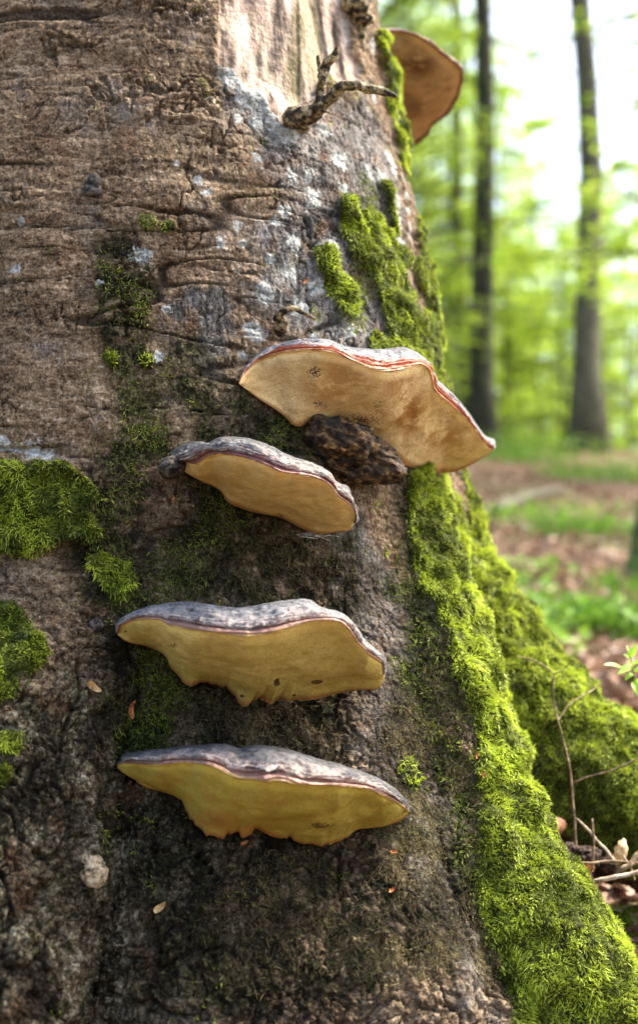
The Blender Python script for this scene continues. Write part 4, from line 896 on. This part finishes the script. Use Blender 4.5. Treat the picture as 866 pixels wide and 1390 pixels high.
KINDS = {
 'young': make_kind('young', 21, 6.5, .055, .5, 2.1, 40, 250, M_BG_DARK),
 'young2': make_kind('young2', 31, 8.5, .07, 1.0, 2.6, 44, 250, M_BG_GREY),
 'shrub': make_kind('shrub', 41, 3.0, .03, .15, 1.5, 28, 230, M_BG_DARK),
 'tall': make_kind('tall', 51, 17, .15, 6.0, 4.2, 40, 320, M_BG_DARK, leafs=(.07, .1)),
 'tall_low': make_kind('tall_low', 71, 15, .13, 2.6, 3.6, 46, 280, M_BG_DARK, leafs=(.065, .095)),
 'pole': make_kind('pole', 61, 18, .165, 9.5, 3.6, 24, 110, M_BG_GREY, leafs=(.07, .1)),
}
tcount = 0
def place(kind, x, y, rz=0, s=1.0, label=None, group='young beeches crowding the slope', sink=.05, crown=True, limbs=True, name='beech_tree', tilt=(0, 0)):
    tr, lb, cd = KINDS[kind]; root = empty(name, (x, y, float(zg(x, y)) - sink)); root.rotation_euler = (tilt[0], tilt[1], rz); root.scale = (s, s, s)
    tag(root, label, 'tree', group)
    for nm, me, on in (('trunk', tr, True), ('limbs', lb, limbs), ('crown', cd, crown)):
        if not on: continue
        o = bpy.data.objects.new(nm, me); col.objects.link(o); o.parent = root
    return root
def at(px, Y): return (px - 433) / FPX * Y * 1.0
# named trunks in view
x_, y_ = at(812, 15.0), 15.0
place('pole', x_, y_, .4, 1.02, 'tall grey brown beech trunk standing clear on the crest at the right', 'forest trunks behind', tilt=(0, -.01))
place('tall', at(662, 15.6), 15.6, 1.9, 1.0, 'dark slender beech trunk rising behind, between the old trunk and clear sky', 'forest trunks behind', tilt=(0, -.012))
place('tall', at(634, 19), 19, .9, .9, 'thin dark beech leaning left beside the dark slender trunk', 'forest trunks behind', tilt=(0, -.02))
place('tall', at(905, 16.5), 16.5, 2.3, .9, 'dark leaning trunk cut by the right edge of the view', 'forest trunks behind', tilt=(0, -.07))
place('tall', at(575, 30), 30, 3.3, .8, 'faint far trunk among green leaves close to the old trunk edge', 'forest trunks behind')
yl = 'young beech with layered pale green leaves on the slope beyond the old trunk'
spots = [('young2', 545, 15, .3, .8), ('young2', 612, 21, 1.3, .95), ('young', 690, 19.5, 2.3, 1.0), ('young', 560, 16, 4.3, 1.1), ('young2', 650, 25, 5.1, .95), ('young', 735, 22, .8, 1.1), ('shrub', 770, 18.5, 1.8, 1.3),
         ('shrub', 700, 20, 2.9, 1.4), ('shrub', 860, 19, 3.6, 1.3), ('young', 830, 24, 3.9, .95), ('shrub', 610, 20, .2, 1.5), ('young2', 590, 30, 2.2, 1.25), ('young', 700, 30, 4.9, 1.35), ('young', 790, 30, 1.1, 1.25), ('young2', 560, 24, 1.7, 1.2),
         ('young', 890, 28, 2.1, 1.4), ('young2', 880, 36, 3.1, 1.5), ('young2', 780, 40, 4.4, 1.5), ('young2', 720, 44, 5.4, 1.6), ('shrub', 850, 33, 1.4, 2.4), ('shrub', 760, 34, 2.4, 2.4), ('young', 575, 19, 3.4, 1.1), ('young2', 660, 38, 3.1, 1.4), ('young', 620, 34, 0.4, 1.6), ('shrub', 655, 24, 5.5, 1.7), ('shrub', 815, 26, .5, 1.5), ('tall_low', 540, 21, 2.6, .8), ('shrub', 740, 27, 4.1, 1.8)]
where = ['nearest of the young beeches, its leaves beside the edge of the old trunk', 'slim young beech right behind the nearest one by the old trunk', 'young beech standing just behind the dark slender trunk', 'young beech half hidden by the old trunk edge', 'young beech with airy boughs behind the dark slender trunk on the slope',
 'young beech on the crest left of the clear grey trunk', 'low leafy beech bush at the left foot of the clear grey trunk', 'low leafy beech bush on the crest between the two main trunks', 'low leafy beech bush right of the clear grey trunk', 'young beech beyond the crest behind the clear grey trunk',
 'low beech bush at the foot of the dark slender trunk', 'far pale green beech glimpsed close to the old trunk', 'far pale green beech between the two main background trunks', 'far pale green beech just left of the clear grey trunk', 'airy young beech seen directly beside the old trunk under the top bracket',
 'far young beech at the right edge of the view', 'tall green mass of a far beech in the right corner beyond the crest', 'far beech just left of the grey trunk, beyond the bushes', 'farthest pale beech in the gap between the two main trunks', 'wide far bush low at the right edge of the crest', 'wide far bush low just left of the grey trunk', 'leafy young beech touching the old trunk edge at mid height', 'farthest hazy green beech behind the dark slender trunk', 'farthest hazy green beech near the old trunk', 'broad beech bush low between slope and sky beside the largest bracket', 'broad beech bush low behind the clear grey trunk', 'dark stemmed beech rising hidden behind the old trunk', 'broad beech bush filling the low gap in the middle of the crest']
for (kd, px, Y_, rz, s_), lb_ in zip(spots, where): place(kd, at(px, Y_), Y_, rz, s_, lb_)
# layered spray reaching in from the right in the middle distance
sp1 = place('shrub', at(985, 11), 11, .2, 1.25, 'leafy young beech just beyond the right edge with boughs reaching in'); sp1.location.z += 1.6
# woodland around (outside the picture)
yo = 'young beech standing outside the view in the surrounding wood'
for kd, x, y, rz, s_ in [('tall', -6, 14, 0, 1), ('young2', -4, 10, 1, 1), ('tall_low', -9, 20, 2, 1), ('young', -3, 17, 3, 1), ('tall', 7, 11, 4, 1), ('young2', 6.5, 17, 5, 1), ('tall_low', 11, 22, 1, 1), ('young', -7, 7, 2, 1), ('tall', -2, 26, 1, 1), ('tall', 3, 33, 2, 1.1), ('tall', -6, 33, 2, 1.1), ('young2', 9, 30, 0, 1.2)]:
    place(kd, x, y, rz, s_, yo, 'woodland round about')

# ------------------------------------------------------------------ foreground right: mossy root foot, bare twig plant, sticks, sapling
Yg = 1.58
tw = tag(empty('bare_twig_plant', P(783, 1165, Yg)), 'thin bare forked seedling stem standing in front of the mossy back root', 'twig')
twig_obj('stem', [(783, 1170, Yg), (779, 1110, Yg), (776, 1065, Yg), (768, 1020, Yg), (757, 980, Yg), (750, 945, Yg), (752, 915, Yg)], [.0020, .0018, .0017, .0014, .0012, .0011, .0009], tw, M_TWIG, 8, .15, 1, 40)
twig_obj('side_twig', [(752, 916, Yg), (740, 905, Yg), (722, 896, Yg), (701, 891, Yg)], [.0009, .0009, .0008, .0005], tw, M_TWIG, 6, .1, 2)
twig_obj('side_twig', [(752, 916, Yg), (762, 911, Yg - .01), (777, 896, Yg - .02)], [.0009, .0007, .0004], tw, M_TWIG, 6, .1, 3)
twig_obj('side_twig', [(757, 979, Yg), (772, 957, Yg + .01), (795, 943, Yg + .02), (812, 932, Yg + .03), (830, 917, Yg + .03)], [.0010, .0010, .0009, .0008, .0006], tw, M_TWIG, 6, .1, 4)
twig_obj('side_twig', [(777, 1064, Yg), (800, 1055, Yg - .01), (830, 1046, Yg - .02), (870, 1028, Yg - .03), (920, 1000, Yg - .03)], [.0012, .0012, .0011, .0010, .0008], tw, M_TWIG, 6, .1, 5)
M_PALE = simple('pale_dry_stick', [(.35, (.14, .10, .06)), (.55, (.33, .27, .19)), (.75, (.52, .47, .38))], 140, bump=.5)
def stick(lst, rads, label, mat=M_PALE, seed=0):
    o_ = P(*lst[0]); o = twig_obj('fallen_stick', lst, rads, None, mat, 8, .25, seed, 24); V_ = np.empty(len(o.data.vertices) * 3); 
    tag(o, label, 'stick', 'sticks lying between the roots'); return o
stick([(782, 1112, 1.57), (810, 1140, 1.56), (836, 1172, 1.55)], [.0016, .0018, .0020], 'pale straight stick leaning down to the right by the bare seedling', seed=1)
stick([(770, 1174, 1.53), (800, 1172, 1.53), (835, 1170, 1.53), (875, 1173, 1.53)], [.0012, .0015, .0016, .0015], 'green brown stick lying level at the foot of the seedling', M_TWIG, seed=2)
stick([(805, 1182, 1.55), (806, 1150, 1.55), (804, 1112, 1.55)], [.0018, .0016, .0014], 'short upright greenish twig right of the bare seedling', M_TWIG, seed=3)
stick([(806, 1196, 1.50), (830, 1192, 1.50), (850, 1188, 1.50), (880, 1180, 1.50)], [.0014, .0028, .0024, .003], 'whitish stick lying lowest in front of the others', seed=4)
stick([(838, 1190, 1.52), (850, 1175, 1.52), (880, 1150, 1.53)], [.003, .0032, .0034], 'thick dark stick crossing at the right edge', M_TWIG, seed=5)
stick([(846, 1162, 1.54), (856, 1178, 1.53), (862, 1195, 1.52)], [.001, .0012, .001], 'thin dark twig slanting across the right edge sticks', M_TWIG, seed=6)
M_BROWNLEAF = simple('brown_leaf_skin', [(.35, (.22, .09, .04)), (.6, (.42, .20, .11)), (.8, (.5, .3, .18))], 120, bump=.4, rough=.5)
def big_leaf(px, py, Y, L, W, rot, label, mat=M_BROWNLEAF, curl=2.0, seed=0, name='fallen_leaf'):
    c_ = P(px, py, Y); u = np.linspace(-1, 1, 15); v = np.linspace(-1, 1, 9); U_, V_ = np.meshgrid(u, v, indexing='ij')
    x = U_ * L / 2; y = V_ * W / 2 * np.clip(1 - np.abs(U_) ** 2.2, 0, 1) ** .75; z = curl * (y ** 2) / W + .5 * curl * x ** 2 / L + .0015 * np.sin(12 * U_ + seed) * np.abs(V_)
    X = np.stack([x, z, y], -1).reshape(-1, 3) @ np.array(Euler(rot).to_matrix()).T
    o = mesh_np(name, X + c_, gridF(15, 9), mat, org=c_); tag(o, label, 'leaf'); return o
big_leaf(757, 1128, 1.62, .036, .026, (0.2, -.3, .3), 'reddish brown dead leaf propped between the two mossy roots')
big_leaf(850, 1160, 1.56, .034, .016, (.3, -1.2, .2), 'pale curled dead leaf standing at the right edge by the sticks', M_DRYLEAF, 3)
big_leaf(795, 1186, 1.55, .030, .015, (1.1, .1, .4), 'rusty leaf scrap lying under the level stick', M_SCALE, 2)
for px, py, rr, lb_ in ((768, 1158, .015, 'dark bristly beech husk just left of the seedling foot'), (797, 1164, .015, 'dark bristly beech husk between seedling and upright twig'), (826, 1174, .012, 'reddish rounded beech husk beneath the pale stick'), (752, 1150, .011, 'small brown husk tucked against the front root')):
    c_ = P(px, py, 1.58); Vb, Fb = blob_mesh(c_, rr, rr, rr * .75, 46, 34, int(px), .6, 150); hu = tag(empty('beech_husk', c_), lb_, 'seed husk', 'beech husks on the ground'); mesh_np('husk_shell', Vb, Fb, M_HUSK, hu)
    kk = 160; nn = nz_(rl.normal(size=(kk, 3))); pp_ = c_ + nn * np.array([rr, rr, rr * .8]) * .95; rng = rl
    strands('husk_bristles', pp_, nn, np.full(kk, .004), np.full(kk, .0008), M_HUSK, np.full(kk, .5), 1, .1, .4, hu, 2)
# moss and soil bank between the roots
def bank(px, py, Y, rx, ry, rz, cn, seed):
    c_ = P(px, py, Y); Vb, Fb = blob_mesh(c_, rx, ry, rz, 60, 40, seed, .25, 14)
    return c_, Vb, Fb
def ground_moss(items):
    ps, ns = [], []
    for px, py, Y, rx, ry, cn in items:
        c_ = P(px, py, Y); a = rl.random(cn) * 6.28; q = np.sqrt(rl.random(cn)); X = c_[0] + np.cos(a) * q * rx; Y_ = c_[1] + np.sin(a) * q * ry
        zz_ = zg(X, Y_) + .008 * (1 - q ** 2) * 3; ps.append(np.stack([X, Y_, zz_], 1)); ns.append(nz_(np.stack([np.cos(a) * q * .5, np.sin(a) * q * .5, np.ones(cn)], 1)))
    return np.concatenate(ps), np.concatenate(ns)
pp_, nn = ground_moss([(840, 1240, 1.50, .09, .12, 5000), (880, 1140, 1.72, .10, .1, 4000), (770, 1190, 1.6, .05, .06, 900), (860, 1200, 1.60, .07, .05, 1500)])
ok = (sdf(pp_) > -.005); pp_ = pp_[ok]; nn = nn[ok]; k_ = len(pp_)
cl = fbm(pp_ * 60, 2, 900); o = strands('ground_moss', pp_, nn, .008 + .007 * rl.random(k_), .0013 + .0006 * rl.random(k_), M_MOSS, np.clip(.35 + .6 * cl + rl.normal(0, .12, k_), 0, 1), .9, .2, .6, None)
tag(o, 'low green moss growing on soil between the roots', 'moss')
# small litter crumbs between the roots
kk = 1600; X = rl.uniform(.25, .62, kk); Y_ = rl.uniform(1.4, 2.0, kk); pos = np.stack([X, Y_, zg(X, Y_) + .004 + .008 * rl.random(kk)], 1); ok = sdf(pos) > .0; pos = pos[ok]; kk = len(pos); an = rl.random(kk) * 6.28
o = leaf_cards(pos, nz_(np.stack([np.cos(an), np.sin(an), rl.normal(.1, .3, kk)], 1)), nz_(np.stack([rl.normal(0, .5, kk), rl.normal(0, .5, kk), np.ones(kk)], 1)), rl.uniform(.008, .02, kk), rl.uniform(.004, .009, kk), M_LITTER, 'litter_crumbs', np.clip(rl.normal(.5, .3, kk), 0, 1), None, .3, .2)
tag(o, 'crumbled leaf bits between the roots', 'leaf litter', kind='stuff')

# sapling with fresh leaves at the right edge
Ys = 1.56
sp = tag(empty('leafy_sapling', P(880, 1180, Ys)), 'fresh green leafy shoot entering at the right edge above the mossy root', 'sapling')
twig_obj('stem', [(905, 1200, Ys), (892, 1080, Ys), (880, 980, Ys), (868, 935, Ys), (860, 915, Ys), (855, 890, Ys)], [.0024, .0022, .0018, .0013, .0010, .0006], sp, M_TWIG, 8, .1, 21)
twig_obj('side_twig', [(862, 918, Ys), (852, 914, Ys - .005), (840, 908, Ys - .01)], [.0008, .0007, .0005], sp, M_TWIG, 6, .1, 22)
M_FRESH = leaf_mat('fresh_leaf', (.20, .38, .035), (.32, .50, .06), .45, .4)
def fresh_leaf(a, b, Wd, up, seed):
    a = P(*a); b = P(*b); d = b - a; L = np.linalg.norm(d); d = d / L; up = nz_(np.array(up, float)); sd_ = nz_(np.cross(d, up)); up = np.cross(sd_, d)
    u = np.linspace(0, 1, 13); v = np.linspace(-1, 1, 7); U_, V_ = np.meshgrid(u, v, indexing='ij'); hw = Wd / 2 * np.sin(np.pi * U_ ** .85) ** .8
    X = a + d * (U_ * L)[..., None] + sd_ * (V_ * hw)[..., None] + up * (np.abs(V_) * hw * .35 + .003 * np.sin(U_ * 3.1))[..., None]
    o = mesh_np('leaf', X.reshape(-1, 3), gridF(13, 7), M_FRESH, sp); attr(o, 'tint', np.full(91, rl.random()))
fresh_leaf((852, 914, Ys), (819, 903, Ys - .02), .012, (0, -.6, 1), 1)
fresh_leaf((857, 905, Ys), (838, 916, Ys - .02), .009, (.2, -.8, .6), 2)
for k, (x1, y1, x2, y2, w_) in enumerate([(856, 893, 850, 876, .006), (856, 893, 862, 872, .006), (857, 900, 845, 888, .006), (858, 902, 870, 886, .007), (860, 915, 848, 925, .007), (862, 920, 872, 940, .009), (861, 912, 874, 903, .008), (858, 925, 868, 948, .008), (864, 930, 882, 925, .01), (859, 908, 850, 900, .005)]):
    fresh_leaf((x1, y1, Ys), (x2, y2, Ys - .015 + .02 * rl.random()), w_, (rl.normal(0, .5), -1, rl.normal(.3, .5)), k)
# fallen branch on the slope and mossy young stump at the right edge
a = patch_at(672, 703); b = patch_at(765, 672)
pts = np.array([a, a * .6 + b * .4 + np.array([0, 0, .02]), b]); pts[:, 2] = zg(pts[:, 0], pts[:, 1]) + .05
Vt, Ft = tube(spline(pts, 12), np.linspace(.035, .018, 12), 10, .2, 4); fb_ = mesh_np('fallen_branch', Vt, Ft, M_BG_GREY, org=pts[0]); tag(fb_, 'grey fallen branch lying across the leafy slope', 'branch')
c_ = patch_at(872, 790); zt = np.linspace(-.05, .30, 14); st = tag(empty('mossy_stump', c_), 'green mossy stump blurred at the right edge of the slope', 'stump')
M_MOSSBARK = simple('mossy_bark', [(.35, (.03, .05, .012)), (.6, (.08, .13, .02)), (.8, (.14, .2, .03))], 30, bump=.8, bd=.01)
Vt, Ft = tube(np.stack([c_[0] + zt * .05, c_[1] + zt * 0, c_[2] + zt], 1), np.interp(zt, [-.05, .1, .3], [.085, .055, .03]), 20, .25, 9); mesh_np('wood', Vt, Ft, M_MOSSBARK, st)
nt_ = sum(len(o.data.polygons) for o in col.objects if o.type == 'MESH'); print('polys', nt_, 'objects', len(col.objects))
